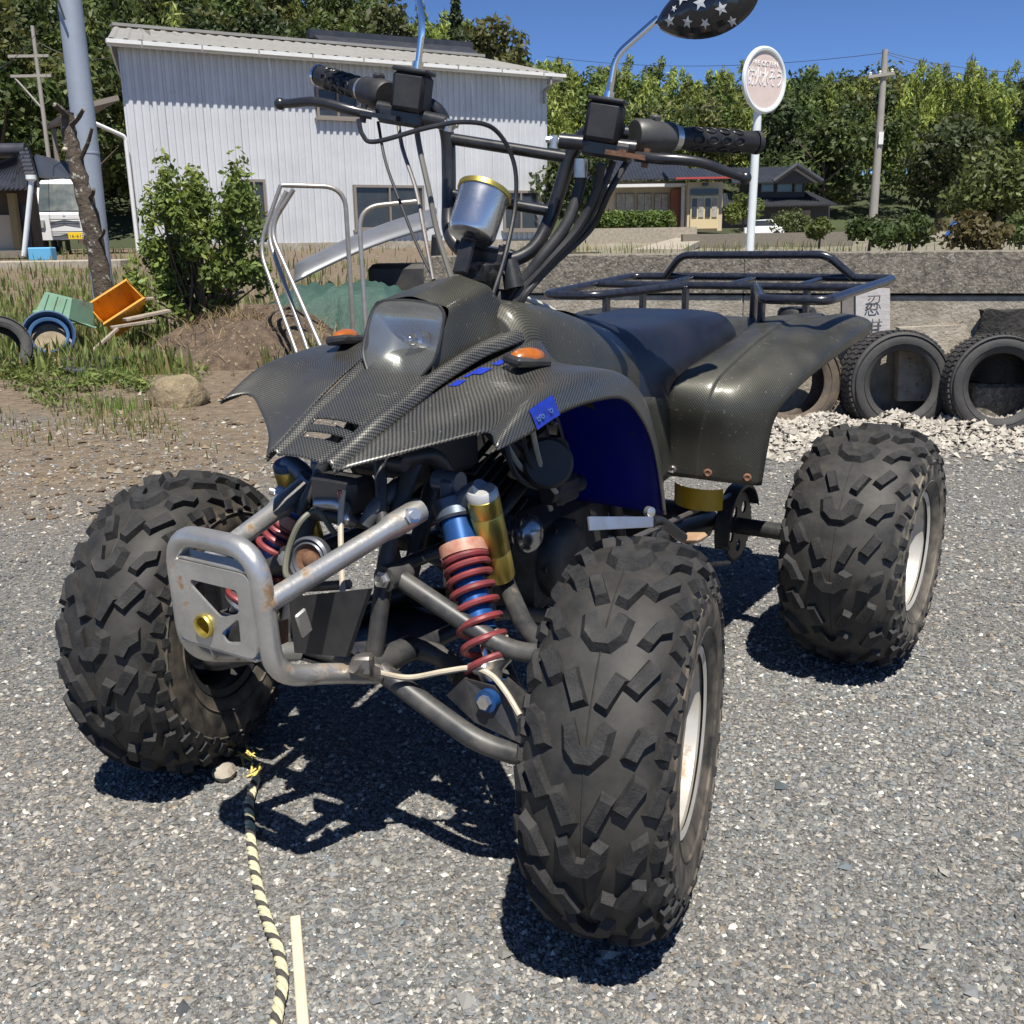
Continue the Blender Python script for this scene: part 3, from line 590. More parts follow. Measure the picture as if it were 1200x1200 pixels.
# ---- materials
def carbon(name, light=(.155, .153, .138), dark=(.018, .018, .018), tile=.0032, rough=.32):
    m = bpy.data.materials.new(name); m.use_nodes = True; t = m.node_tree; N = t.nodes; K = t.links; b = N['Principled BSDF']
    uv = N.new('ShaderNodeUVMap'); ck = N.new('ShaderNodeTexChecker'); ck.inputs['Scale'].default_value = 1/tile
    ck.inputs[1].default_value = (*light, 1); ck.inputs[2].default_value = (*dark, 1); K.new(uv.outputs[0], ck.inputs[0])
    tc = N.new('ShaderNodeTexCoord'); n = N.new('ShaderNodeTexNoise'); n.inputs['Scale'].default_value = 9; n.inputs['Detail'].default_value = 8
    K.new(tc.outputs['Object'], n.inputs['Vector'])
    r = N.new('ShaderNodeMapRange'); r.inputs[1].default_value = .42; r.inputs[2].default_value = .75; r.inputs[4].default_value = .3; K.new(n.outputs[0], r.inputs[0])
    mx = N.new('ShaderNodeMix'); mx.data_type = 'RGBA'; mx.inputs[7].default_value = (.13, .125, .1, 1); K.new(ck.outputs[0], mx.inputs[6]); K.new(r.outputs[0], mx.inputs[0])
    # dust specks, and fine scratches running over the wrap
    n3 = N.new('ShaderNodeTexNoise'); n3.inputs['Scale'].default_value = 130; n3.inputs['Detail'].default_value = 4; K.new(tc.outputs['Object'], n3.inputs['Vector'])
    r3 = N.new('ShaderNodeMapRange'); r3.inputs[1].default_value = .66; r3.inputs[2].default_value = .74; r3.inputs[4].default_value = .55; K.new(n3.outputs[0], r3.inputs[0])
    mp = N.new('ShaderNodeMapping'); mp.inputs['Scale'].default_value = (9, 90, 30); mp.inputs['Rotation'].default_value = (.2, .3, .6); K.new(tc.outputs['Object'], mp.inputs[0])
    n4 = N.new('ShaderNodeTexNoise'); n4.inputs['Scale'].default_value = 2.2; n4.inputs['Detail'].default_value = 3; K.new(mp.outputs[0], n4.inputs['Vector'])
    r4 = N.new('ShaderNodeMapRange'); r4.inputs[1].default_value = .70; r4.inputs[2].default_value = .74; r4.inputs[4].default_value = .5; K.new(n4.outputs[0], r4.inputs[0])
    mxx = N.new('ShaderNodeMath'); mxx.operation = 'MAXIMUM'; K.new(r3.outputs[0], mxx.inputs[0]); K.new(r4.outputs[0], mxx.inputs[1])
    m5 = N.new('ShaderNodeMix'); m5.data_type = 'RGBA'; m5.inputs[7].default_value = (.3, .29, .26, 1); K.new(mx.outputs[2], m5.inputs[6]); K.new(mxx.outputs[0], m5.inputs[0])
    K.new(m5.outputs[2], b.inputs['Base Color'])
    rr = N.new('ShaderNodeMapRange'); rr.inputs[1].default_value = .3; rr.inputs[2].default_value = .7; rr.inputs[3].default_value = rough-.08; rr.inputs[4].default_value = rough+.2
    K.new(n.outputs[0], rr.inputs[0]); K.new(rr.outputs[0], b.inputs['Roughness'])
    b.inputs['Metallic'].default_value = .55; b.inputs['Coat Weight'].default_value = .35; b.inputs['Coat Roughness'].default_value = .22
    bp = N.new('ShaderNodeBump'); bp.inputs['Strength'].default_value = .25; bp.inputs['Distance'].default_value = .0006; K.new(ck.outputs[1], bp.inputs['Height']); K.new(bp.outputs[0], b.inputs['Normal'])
    return m
mCARB = carbon('carbon_wrap'); mCARB2 = carbon('carbon_wrap_fine', light=(.095, .093, .07), tile=.0029, rough=.5)
mBLKPL = mat('black_plastic', (.022, .022, .024), .5, var=(30, .5, (.05, .048, .045)), bump=(300, .08))
mBLKMT = mat('black_metal', (.014, .015, .018), .34, coat=.3, var=(40, .5, (.04, .038, .035)))
mFRAME = mat('frame_paint', (.02, .021, .024), .42, var=(22, .7, (.075, .07, .062)), bump=(200, .08))
mARM = mat('suspension_arm_paint', (.022, .024, .028), .42, var=(18, .8, (.1, .095, .085)), dirt=(30, .62, (.13, .11, .09)))
mSILV = mat('worn_silver_paint', (.60, .595, .57), .34, .75, var=(14, .7, (.36, .34, .3)), dirt=(17, .57, (.24, .16, .09)), bump=(120, .12))
mALU = mat('bare_alloy', (.72, .71, .69), .32, .9, var=(25, .5, (.4, .39, .36)))
mCHROME = mat('chrome', (.82, .83, .85), .08, 1.)
mSTEEL = mat('dull_steel', (.3, .29, .28), .45, .8, var=(60, .6, (.14, .1, .07)))
mRUST = mat('rusty_steel', (.2, .1, .055), .85, .1, var=(60, .8, (.08, .045, .03)), bump=(200, .4))
mGOLD = mat('gold_anodised', (.62, .5, .13), .36, .85, var=(18, .5, (.4, .3, .06)))
mTANR = mat('faded_ring', (.42, .25, .17), .5, var=(60, .7, (.3, .06, .05)))
mRED = mat('red_spring', (.26, .045, .048), .42, .1, var=(40, .7, (.1, .03, .03)), coat=.2)
mBLUE = mat('blue_anodised', (.02, .1, .32), .35, .4, var=(40, .5, (.02, .04, .1)))
mBLUEPL = mat('blue_plastic', (.005, .01, .24), .34, var=(6, .5, (.003, .006, .13)), dirt=(14, .66, (.03, .03, .06)))
mSEAT = mat('seat_vinyl', (.009, .011, .019), .33, var=(9, .5, (.024, .026, .034)), bump=(700, .18))
mORANGE = mat('amber_lens', (.42, .12, .015), .3, var=(70, .7, (.2, .05, .008)), coat=.4)
mHOSE = mat('beige_hose', (.5, .44, .34), .5, var=(40, .5, (.3, .25, .18)))
mYELL = mat('yellow_plastic', (.5, .3, .012), .4, var=(12, .5, (.32, .18, .01)))
mHOUS = mat('grey_housing', (.085, .085, .08), .45, .3, var=(30, .6, (.04, .04, .04)))
mGRIP = mat('grip_rubber', (.014, .014, .015), .4, var=(50, .4, (.03, .03, .03)))
mTAN = mat('tan_rubber', (.38, .25, .15), .7, var=(40, .5, (.25, .15, .08)))
mRIMW = mat('rim_white', (.6, .59, .56), .38, .3, var=(8, .8, (.38, .33, .26)), dirt=(11, .55, (.24, .17, .1)))
mRIMB = mat('rim_black', (.02, .02, .021), .45, var=(20, .5, (.05, .045, .04)))
def rubber(name, clean, dust, side, lo=.074, hi=.097):
    m = bpy.data.materials.new(name); m.use_nodes = True; t = m.node_tree; N = t.nodes; K = t.links; b = N['Principled BSDF']
    tc = N.new('ShaderNodeTexCoord'); n = N.new('ShaderNodeTexNoise'); n.inputs['Scale'].default_value = 11; n.inputs['Detail'].default_value = 9; n.inputs['Roughness'].default_value = .7
    K.new(tc.outputs['Object'], n.inputs['Vector'])
    r = N.new('ShaderNodeMapRange'); r.inputs[1].default_value = .36; r.inputs[2].default_value = .62; K.new(n.outputs[0], r.inputs[0])
    m1 = N.new('ShaderNodeMix'); m1.data_type = 'RGBA'; m1.inputs[6].default_value = (*clean, 1); m1.inputs[7].default_value = (*dust, 1); K.new(r.outputs[0], m1.inputs[0])
    # dust clings to the sidewalls: distance from the wheel's mid plane
    sx = N.new('ShaderNodeSeparateXYZ'); K.new(tc.outputs['Object'], sx.inputs[0]); ab = N.new('ShaderNodeMath'); ab.operation = 'ABSOLUTE'; K.new(sx.outputs[0], ab.inputs[0])
    r2 = N.new('ShaderNodeMapRange'); r2.inputs[1].default_value = lo; r2.inputs[2].default_value = hi; r2.inputs[4].default_value = .85; K.new(ab.outputs[0], r2.inputs[0])
    n2 = N.new('ShaderNodeTexNoise'); n2.inputs['Scale'].default_value = 28; n2.inputs['Detail'].default_value = 8; K.new(tc.outputs['Object'], n2.inputs['Vector'])
    r3 = N.new('ShaderNodeMapRange'); r3.inputs[1].default_value = .35; r3.inputs[2].default_value = .65; K.new(n2.outputs[0], r3.inputs[0])
    mu = N.new('ShaderNodeMath'); mu.operation = 'MULTIPLY'; K.new(r2.outputs[0], mu.inputs[0]); K.new(r3.outputs[0], mu.inputs[1])
    m2 = N.new('ShaderNodeMix'); m2.data_type = 'RGBA'; m2.inputs[7].default_value = (*side, 1); K.new(m1.outputs[2], m2.inputs[6]); K.new(mu.outputs[0], m2.inputs[0])
    K.new(m2.outputs[2], b.inputs['Base Color']); b.inputs['Roughness'].default_value = .62; b.inputs['Specular IOR Level'].default_value = .4
    bp = N.new('ShaderNodeBump'); bp.inputs['Strength'].default_value = .3; bp.inputs['Distance'].default_value = .002; K.new(n2.outputs[0], bp.inputs['Height']); K.new(bp.outputs[0], b.inputs['Normal'])
    return m
mTYRE = rubber('tyre_rubber', (.014, .0138, .0135), (.042, .039, .034), (.17, .14, .105), .086, .099)
mTYRE2 = rubber('tyre_rubber_dusty', (.018, .0175, .017), (.055, .052, .046), (.22, .19, .145), .112, .131)
mLUG = mat('tread_lug_rubber', (.017, .017, .0175), .68, spec=.3, var=(38, .9, (.044, .043, .041)), bump=(260, .7), dirt=(16, .63, (.075, .07, .062)))
mSIDE = rubber('tyre_letter_rubber', (.05, .045, .04), (.1, .09, .07), (.16, .135, .1))
# ---- wheels
def tyre_mesh(Rt, W, rim, lug, front):
    R0 = Rt-lug; h = W/2
    half = [(0, R0), (.28*h, R0-.001), (.5*h, R0-.005), (.68*h, R0-.013), (.83*h, R0-.027), (.94*h, R0-.049), (1.*h, R0-.078), (.985*h, R0-.102), (.93*h, rim+.022), (.87*h, rim+.01), (.83*h, rim+.012), (.8*h, rim)]
    pr = catmull([(p[0], p[1]) for p in half], 4); pr = np.array(pr)
    seg = np.r_[0, np.cumsum(np.linalg.norm(np.diff(pr, axis=0), axis=1))]
    def P(t):
        a = abs(t); w_ = np.interp(a, seg, pr[:, 0]); r_ = np.interp(a, seg, pr[:, 1])
        w2 = np.interp(a+.004, seg, pr[:, 0]); r2 = np.interp(a+.004, seg, pr[:, 1]); w1 = np.interp(max(a-.004, 0), seg, pr[:, 0]); r1 = np.interp(max(a-.004, 0), seg, pr[:, 1])
        tx, tr = w2-w1, r2-r1; q = math.hypot(tx, tr); n_ = (-tr/q, tx/q)
        s_ = 1 if t >= 0 else -1
        return (s_*w_, r_), (s_*n_[0], n_[1])
    b = MB(); full = [(r_, -w_) for w_, r_ in pr[::-1]]+[(r_, w_) for w_, r_ in pr[1:]]
    b.lathe(full, axis=(1, 0, 0), n=72)
    b.tube([(0, (R0+.0003)*math.cos(a), (R0+.0003)*math.sin(a)) for a in np.linspace(0, 2*math.pi, 72, endpoint=False)], .0013, n=5, closed=True)
    for w_, rr_ in ((.975*h, rim+.034), (.99*h, R0-.062)):   # moulded rings on both sidewalls
        for sg in (-1, 1): b.lathe([(rr_-.003, sg*(w_-.002)), (rr_, sg*(w_+.0016)), (rr_+.003, sg*(w_-.002))], axis=(1, 0, 0), n=72)
    b.n0 = len(b.f)
    def put(poly, s0, hh=lug, taper=.80, flip=False):
        poly = [(-t if flip else t, s) for t, s in poly]; c = np.mean(poly, axis=0); V = []
        for lev in (0, 1):
            for (t, s) in poly:
                k_ = taper if lev else 1.14
                t, s = c[0]+(t-c[0])*k_, c[1]+(s-c[1])*k_
                (w_, r_), (nw, nr) = P(t); e = hh if lev else -.003
                a = (s0+s)/R0; rr_ = r_+nr*e; V.append((w_+nw*e, -rr_*math.cos(a), rr_*math.sin(a)))
        n = len(poly); F = [tuple(range(n, 2*n))]+[(k, (k+1) % n, n+(k+1) % n, n+k) for k in range(n)]
        b.add(V, F)
    def rect(t, s, wd, ln, deg):
        c, q = math.cos(R(deg)), math.sin(R(deg)); return [(t+x*c-y*q, s+x*q+y*c) for x, y in ((-wd/2, -ln/2), (wd/2, -ln/2), (wd/2, ln/2), (-wd/2, ln/2))]
    N_ = 12 if front else 11; pitch = 2*math.pi*R0/N_; k = h/.1175
    for i in range(N_):
        s0 = i*pitch
        vee = [(-.038, .026), (-.020, .035), (-.007, .004), (.007, .004), (.020, .035), (.038, .026), (.033, -.004), (.014, -.022), (-.014, -.022), (-.033, -.004)]
        put([(a*k, c) for a, c in vee], s0)
        for fl in (False, True):
            g = .003*(1 if fl else -1)     # the two halves are barely staggered
            put(rect(.026*k, .072+g*.3, .019, .049, -24), s0, flip=fl)
            put([(.050*k, -.004), (.068*k, -.010), (.078*k, .012), (.096*k, .026), (.094*k, .046), (.070*k, .034)], s0+g*.5, flip=fl)
            put(rect(.066*k, .098+g, .021, .051, -30), s0, flip=fl)
            put(rect(.112*k, .012+g, .017, .028, -14), s0, hh=lug*.8, flip=fl)
            put(rect(.104*k, .088+g, .02, .040, -26), s0, hh=lug*.85, flip=fl)
            put(rect(.128*k, .048+g, .024, .026, -10), s0, hh=lug*.5, flip=fl)
            put(rect(.130*k, .118+g, .022, .026, -10), s0, hh=lug*.5, flip=fl)
            put(rect(.148*k, .015+g, .014, .022, 0), s0, hh=lug*.35, flip=fl)
            put(rect(.148*k, .085+g, .014, .022, 0), s0, hh=lug*.35, flip=fl)
    return b
def rim_mesh(rim, W, side):
    h = W/2; b = MB(); s = side
    b.lathe([(rim-.006, -s*h*.8), (rim+.007, -s*h*.84), (rim+.008, -s*h*.8), (rim, -s*h*.76), (rim-.012, -s*h*.6), (rim-.016, -s*.01), (rim-.03, s*.004), (.075, s*.012), (.05, s*.002), (.05, -s*.01), (.028, -s*.01), (.001, -s*.01)], axis=(1, 0, 0), n=48)
    b.lathe([(rim-.016, -s*.012), (rim-.013, s*h*.25), (rim-.018, s*h*.3), (rim-.006, s*h*.55), (rim, s*h*.76), (rim+.008, s*h*.8), (rim+.0075, s*h*.86), (rim-.004, s*h*.83)], axis=(1, 0, 0), n=48)
    return b
def wheel(c, Rt, W, rim, lug, front, steer, side, mt, mr, phase):
    e = empty('wheel', c, 0, ATV, rot=(phase, 0, steer))
    e.rotation_mode = 'XYZ'
    key = (front, )
    if key not in TY: TY[key] = tyre_mesh(Rt, W, rim, lug, front)
    b = TY[key]; o = b.build('tyre', mt, e, smooth=28); o.data.materials.append(mLUG); mi = np.zeros(len(o.data.polygons), np.int32); mi[b.n0:] = 1; o.data.polygons.foreach_set('material_index', mi)
    # squash the loaded contact patch a little is left out: the tyre stands on its lugs
    rm = rim_mesh(rim, W, side).build('rim', mr, e)
    hb = MB(); s = side
    hb.cyl((s*.0, 0, 0), (s*.05, 0, 0), .034, .03, n=24); hb.ball((s*.05, 0, 0), .03, 16, (.4, 1, 1))
    for k in range(4):
        a = k*math.pi/2+.3; hb.cyl((s*.004, .052*math.cos(a), .052*math.sin(a)), (s*.03, .052*math.cos(a), .052*math.sin(a)), .009, n=6)
    hb.build('hub', mSTEEL, e)
    return e
TY = {}
STL, STR = R(14), R(16)
wFL = wheel((.492, .07, .289), .291, .205, .132, .0128, True, STL, 1, mTYRE, mRIMW, R(8))
wFR = wheel((-.449, .042, .289), .291, .205, .132, .0128, True, STR, -1, mTYRE, mRIMB, R(20))
wRL = wheel((.523, 1.223, .283), .285, .27, .132, .0128, False, 0, 1, mTYRE2, mRIMW, R(4))
wRR = wheel((-.523, 1.223, .283), .285, .27, .132, .0128, False, 0, -1, mTYRE2, mRIMW, R(15))
# moulded maker's letters on the sidewalls (read round the rim)
def sidewall_text(e, s, face, rad, wpos, a_mid, size, step):
    for i, ch in enumerate(s):
        if ch == ' ': continue
        a = a_mid+(i-(len(s)-1)/2)*step       # angle in the wheel plane, from -y (front) over +z
        c = Vector((face*wpos, -rad*math.cos(a), rad*math.sin(a)))
        up = Vector((0, -math.cos(a), math.sin(a))); n = Vector((face, 0, 0)); rt = up.cross(n)
        M4 = Matrix((( rt.x, up.x, n.x, c.x), (rt.y, up.y, n.y, c.y), (rt.z, up.z, n.z, c.z), (0, 0, 0, 1)))
        text_mesh('moulded_letter', ch, size, mSIDE, .0016, M4, e)
sidewall_text(wFR, 'DURO', 1, .170, .0995, R(-112)-R(20), .03, R(-8.5))
# ---- body roll helper (the body leans a little onto its left side)
K_ROLL = .042
def tilt(p): return np.array([p[0], p[1], p[2]-K_ROLL*p[0]])
def untilt(P): return [[(x, y, z+K_ROLL*x) for x, y, z in row] for row in P]
def mir(P): return [[(-x, y, z) for x, y, z in row] for row in P]
# ---- hood and front fenders
hoodrows = [(-.079, .060, .680), (-.03, .064, .702), (.02, .070, .728), (.09, .076, .757), (.155, .083, .786), (.255, .1, .822), (.31, .115, .836), (.38, .128, .848), (.43, .130, .842)]
H = []
for y, r, z in hoodrows:
    H.append([(s*xx, y, z+dz) for s, xx, dz in ((-1, r+.012, -.016), (-1, r+.005, -.001), (-1, r-.006, .004), (-1, r-.016, -.002), (-1, .55*r, .001), (1, 0, .003), (1, .55*r, .001), (1, r-.016, -.002), (1, r-.006, .004), (1, r+.005, -.001), (1, r+.012, -.016))])
G = surf(H, 10, 4)
b = MB(); b.grid(G)
# open the two louvre slots in the nose
def inslot(c):
    x, y = c[0], c[1]
    return (abs(x) < .045-.2*max(0, -y) and (-.034 < y < -.019 or -.006 < y < .010))
keepF = []; keepU = []
for f, u in zip(b.f, b.uv):
    c = np.mean([b.v[i] for i in f], axis=0)
    if not inslot(c): keepF.append(f); keepU.append(u)
b.f, b.uv = keepF, keepU
b.xf(tilt).build('hood', mCARB, ATV, 60, solid=.003)
FW = untilt([
 [(.072, -.079, .668), (.124, -.022, .684), (.19, .026, .704), (.25, .058, .720), (.284, .030, .710), (.292, .028, .702)],
 [(.088, .026, .716), (.14, .055, .722), (.2, .095, .734), (.252, .115, .748), (.286, .094, .744), (.297, .105, .712)],
 [(.100, .10, .748), (.15, .115, .750), (.205, .145, .756), (.256, .155, .763), (.288, .140, .758), (.298, .150, .722)],
 [(.112, .18, .777), (.16, .19, .778), (.21, .205, .777), (.26, .212, .776), (.288, .195, .767), (.299, .205, .731)],
 [(.136, .29, .808), (.18, .285, .800), (.222, .285, .791), (.262, .285, .786), (.288, .285, .774), (.300, .295, .734)],
 [(.152, .37, .822), (.182, .365, .790), (.22, .37, .782), (.262, .38, .779), (.288, .40, .768), (.300, .395, .726)],
 [(.12, .45, .755), (.17, .445, .752), (.22, .455, .75), (.264, .468, .747), (.289, .478, .734), (.301, .455, .695)],
 [(.085, .52, .70), (.15, .525, .695), (.22, .53, .69), (.265, .533, .685), (.290, .533, .677), (.302, .51, .64)],
 [(.085, .575, .59), (.15, .58, .59), (.22, .58, .588), (.265, .582, .585), (.290, .58, .580), (.302, .548, .57)],
 [(.085, .612, .475), (.15, .614, .474), (.22, .614, .473), (.265, .614, .47), (.290, .612, .468), (.302, .578, .476)]])
for P in (FW, mir(FW)):
    g = surf(P, 8, 6); b = MB(); b.grid(g, flip=P is not FW); b.xf(tilt); o = b.build('front_fender', mCARB, ATV, 60, solid=.003)
    u = MB(); g2 = g[8*3:, :-3].copy(); 
    n_ = np.cross(np.gradient(g2, axis=0), np.gradient(g2, axis=1)); n_ /= np.linalg.norm(n_, axis=2)[..., None]+1e-9
    sg = 1 if P is FW else -1; ref = (n_[:, :, 2].mean()); n_ *= (1 if ref > 0 else -1)
    u.grid(g2-n_*.007, flip=P is not FW); u.xf(tilt).build('fender_underside', mBLUEPL, o, 60, solid=.002)
# torn wrap showing the blue plastic on the left flare and along the panel joint
gL = surf(FW, 8, 6)
def patch(i0, i1, j0, j1, off=.0012):
    q = gL[i0:i1, j0:j1]; n_ = np.cross(np.gradient(q, axis=0), np.gradient(q, axis=1)); n_ /= np.linalg.norm(n_, axis=2)[..., None]+1e-9
    if n_[:, :, 2].mean() < 0: n_ = -n_
    if n_[:, :, 0].mean() < 0 and abs(n_[:, :, 0].mean()) > abs(n_[:, :, 2].mean()): n_ = -n_
    return q+n_*off
mBLUEB = mat('blue_plastic_bare', (.01, .035, .38), .4, var=(70, .7, (.01, .02, .16)))
b = MB(); b.grid(patch(11, 23, 25, 31, .002)); b.xf(tilt).build('torn_patch', mBLUEB, ATV, 60)
for (i0, i1, j0, j1) in ((21, 23, 1, 3), (24, 25, 1, 2), (25, 27, 1, 4), (28, 30, 2, 4), (31, 33, 2, 3)):
    q = patch(i0, i1+1, j0, j1+1, .0015); b = MB(); b.grid(q); b.xf(tilt).build('torn_patch', mBLUEB, ATV, 60)
b = MB()
for (i, j) in ((13, 28), (15, 28), (19, 28)):
    p = tilt(gL[i, j]); b.lathe([(.004, .003), (.004, .0045), (.0022, .0045), (.0022, .002)], o=p, axis=(.95, -.2, .25), n=10)
b.build('bolt_hole', mCHROME, ATV)
# ---- headlamp pod
def quadpod(pts, faces, name, m, bev):
    me = bpy.data.meshes.new(name); me.from_pydata([tuple(tilt(np.array(p))) for p in pts], [], faces)
    uvl = me.uv_layers.new(name='UVMap')
    for p in me.polygons:
        n_ = p.normal; t = n_.cross(Vector((0, 0, 1))) if abs(n_.z) < .8 else Vector((1, 0, 0)); t.normalize(); bt = n_.cross(t)
        for li in p.loop_indices:
            c = me.vertices[me.loops[li].vertex_index].co; uvl.data[li].uv = (c.dot(t), c.dot(bt))
    me.materials.append(m); me.shade_smooth(); me.set_sharp_from_angle(angle=R(50)); o = bpy.data.objects.new(name, me); COL.objects.link(o); o.parent = ATV
    md = o.modifiers.new('round', 'BEVEL'); md.width = bev; md.segments = 4; md.limit_method = 'ANGLE'; md.angle_limit = R(20); md.harden_normals = False
    return o
pod = []
for s in (-1, 1):
    pod += [(s*.074, .150, .778), (s*.082, .205, .890), (s*.064, .345, .922), (s*.106, .385, .842), (s*.085, .25, .80)]
pod += [(0, .143, .766), (0, .205, .905), (0, .352, .936)]
pf = [(1, 11, 12, 2), (6, 7, 12, 11), (0, 1, 2, 3, 4), (5, 9, 8, 7, 6), (2, 12, 7, 8, 3)]
pf = [f[::-1] for f in pf]
podo = quadpod(pod, pf, 'headlamp_cowl', mCARB2, .010)
# fix normals outward
import bmesh
bm = bmesh.new(); bm.from_mesh(podo.data); bmesh.ops.recalc_face_normals(bm, faces=bm.faces); bm.to_mesh(podo.data); bm.free()
# headlamp: reflector behind a clear bulging lens
def lampgrid(bulge, inset):
    rows = []
    prof = [(.0, .060, .893), (.15, .0755, .879), (.45, .079, .845), (.75, .076, .808), (1., .056, .779)]
    for t, hw, z in catmull([np.array(p) for p in prof], 5):
        y0 = .205-.053*t; row = []
        for k in range(-8, 9):
            q = k/8; bl = bulge*(1-q**4)*(1-(2*t-1)**6*.9)
            row.append((hw*q, y0-bl-.002+inset-.0*abs(q), z+.004*(1-q*q)*(1 if t < .1 else 0)-.006*t*(1-q*q)))
        rows.append(row)
    return rows
def bowl():
    g = np.array(lampgrid(0., .004)); a, c, _ = g.shape
    for i in range(a):
        for j in range(c):
            t = i/(a-1); q = j/(c-1)*2-1; lob = min(1, 1.15*abs(abs(q)-.0)); d = (1-q**6)*(1-(2*t-1)**6); g[i, j, 1] += .05*d*(1-.35*(q*q+(2*t-1)**2)); g[i, j, 2] -= .012*d
    return g
mLENS = bpy.data.materials.new('lamp_lens'); mLENS.use_nodes = True
_t = mLENS.node_tree; _b = _t.nodes['Principled BSDF']; _b.inputs['Base Color'].default_value = (.5, .51, .5, 1); _b.inputs['Roughness'].default_value = .12
_tr = _t.nodes.new('ShaderNodeBsdfTransparent'); _tr.inputs[0].default_value = (.8, .82, .82, 1); _mx = _t.nodes.new('ShaderNodeMixShader'); _mx.inputs[0].default_value = .11
_t.links.new(_tr.outputs[0], _mx.inputs[1]); _t.links.new(_b.outputs[0], _mx.inputs[2]); _t.links.new(_mx.outputs[0], _t.nodes['Material Output'].inputs[0])
hl = empty('headlamp', (0, 0, 0), 0, ATV)
MB().grid(lampgrid(.012, 0)).xf(tilt).build('lens', mLENS, hl, 60)
MB().grid(bowl()).xf(tilt).build('reflector', mat('lamp_reflector', (.62, .62, .6), .22, .9, var=(35, .6, (.36, .36, .34))), hl, 60)
b = MB(); b.ball((.0, .205, .832), .011, 12, (1, 1.6, 1)); b.lathe([(.018, -.02), (.016, .0), (.008, .004)], o=(0, .21, .832), axis=(0, -1, .2), n=24); b.xf(tilt).build('bulb', mCHROME, hl)
b = MB(); b.tube([np.array(p) for p in ([(q[0]*1.0, q[1]+.0005, q[2]) for q in lampgrid(.002, 0)[0]]+[r_[-1] for r_ in lampgrid(.002, 0)]+[q for q in lampgrid(.002, 0)[-1][::-1]]+[r_[0] for r_ in lampgrid(.002, 0)[::-1]])], .0028, n=6, closed=True); b.xf(tilt).build('lamp_trim', mBLKPL, hl)
# ---- turn signals
def signal(s, c):
    e = empty('turn_signal', tilt(np.array(c)), 0, ATV, rot=(R(-6), R(8)*s, R(-14)*s))
    b = MB(); b.rbox((0, 0, 0), (.046, .078, .016), .005); b.build('signal_base', mBLKPL, e)
    b = MB(); n = 14; V = []; F = []
    for i in range(7):
        a = i/6*math.pi/2
        for k in range(n):
            q = 2*math.pi*k/n; V.append((.020*math.cos(a)*math.cos(q), .036*math.cos(a)*math.sin(q)+.006*math.sin(a), .006+.015*math.sin(a)))
    for i in range(6):
        for k in range(n): F.append((i*n+k, i*n+(k+1) % n, (i+1)*n+(k+1) % n, (i+1)*n+k))
    b.add(V, F).build('signal_lens', mORANGE, e, 60)
signal(1, (.198, .255, .802+K_ROLL*.19)); signal(-1, (-.198, .255, .802+K_ROLL*.19))
# ---- tank cover, seat, side panels
def loft(secs, name, m, nu=6, nv=5, parent=ATV, sol=None, capend=True):
    P = []
    for y, half in secs:
        P.append([(-x, y, z) for x, z in half[::-1]]+[(x, y, z) for x, z in half[1:]])
    g = surf(P, nu, nv); b = MB(); b.grid(g)
    if capend:
        a, c, _ = g.shape; off = (a-1)*c
        b.f.append(tuple(off+k for k in range(c))); b.uv.append([(0, 0)]*c)
        if name == 'tank_cover': b.f.append(tuple(range(c))[::-1]); b.uv.append([(0, 0)]*c)
    return b.build(name, m, parent, 60, solid=sol)
loft([(.335, [(0, .872), (.07, .868), (.105, .848), (.128, .81), (.145, .74)]), (.36, [(0, .892), (.08, .886), (.12, .860), (.145, .81), (.157, .74)]), (.42, [(0, .888), (.09, .880), (.13, .854), (.158, .80), (.17, .71)]), (.52, [(0, .872), (.09, .864), (.138, .832), (.168, .775), (.178, .68)]), (.62, [(0, .846), (.088, .84), (.136, .812), (.168, .755), (.178, .64)]), (.72, [(0, .82), (.085, .816), (.13, .79), (.16, .735), (.175, .61)]), (.80, [(0, .79), (.08, .787), (.125, .765), (.155, .71), (.172, .60)])], 'tank_cover', mCARB2)
b = MB(); b.lathe([(.001, .024), (.03, .024), (.034, .018), (.034, 0)], o=(0, .47, .878), axis=(0, .1, 1), n=24); b.build('fuel_cap', mBLKPL, ATV)
loft([(.655, [(0, .853), (.045, .849), (.08, .832), (.10, .80), (.112, .76)]), (.70, [(0, .84), (.065, .836), (.108, .812), (.137, .765), (.158, .70)]), (.78, [(0, .822), (.08, .818), (.128, .796), (.158, .74), (.178, .645)]), (.88, [(0, .812), (.09, .810), (.14, .788), (.170, .73), (.184, .635)]), (1.0, [(0, .812), (.1, .81), (.15, .79), (.178, .735), (.186, .655)]), (1.12, [(0, .818), (.11, .816), (.158, .796), (.184, .74), (.187, .675)]), (1.22, [(0, .818), (.11, .815), (.155, .794), (.178, .745), (.182, .69)]), (1.29, [(0, .805), (.10, .801), (.14, .783), (.16, .745), (.165, .70)]), (1.325, [(0, .77), (.085, .767), (.12, .757), (.135, .735), (.14, .70)])], 'seat', mSEAT)
for s in (1, -1):
    P = [[(s*.17, .56, .70), (s*.182, .60, .60), (s*.182, .62, .47)], [(s*.18, .70, .68), (s*.188, .72, .58), (s*.186, .74, .47)], [(s*.182, .84, .66), (s*.186, .85, .57), (s*.18, .88, .48)]]
    MB().grid(surf(P, 5, 5)).build('side_panel', mCARB2, ATV, 60, solid=.003)
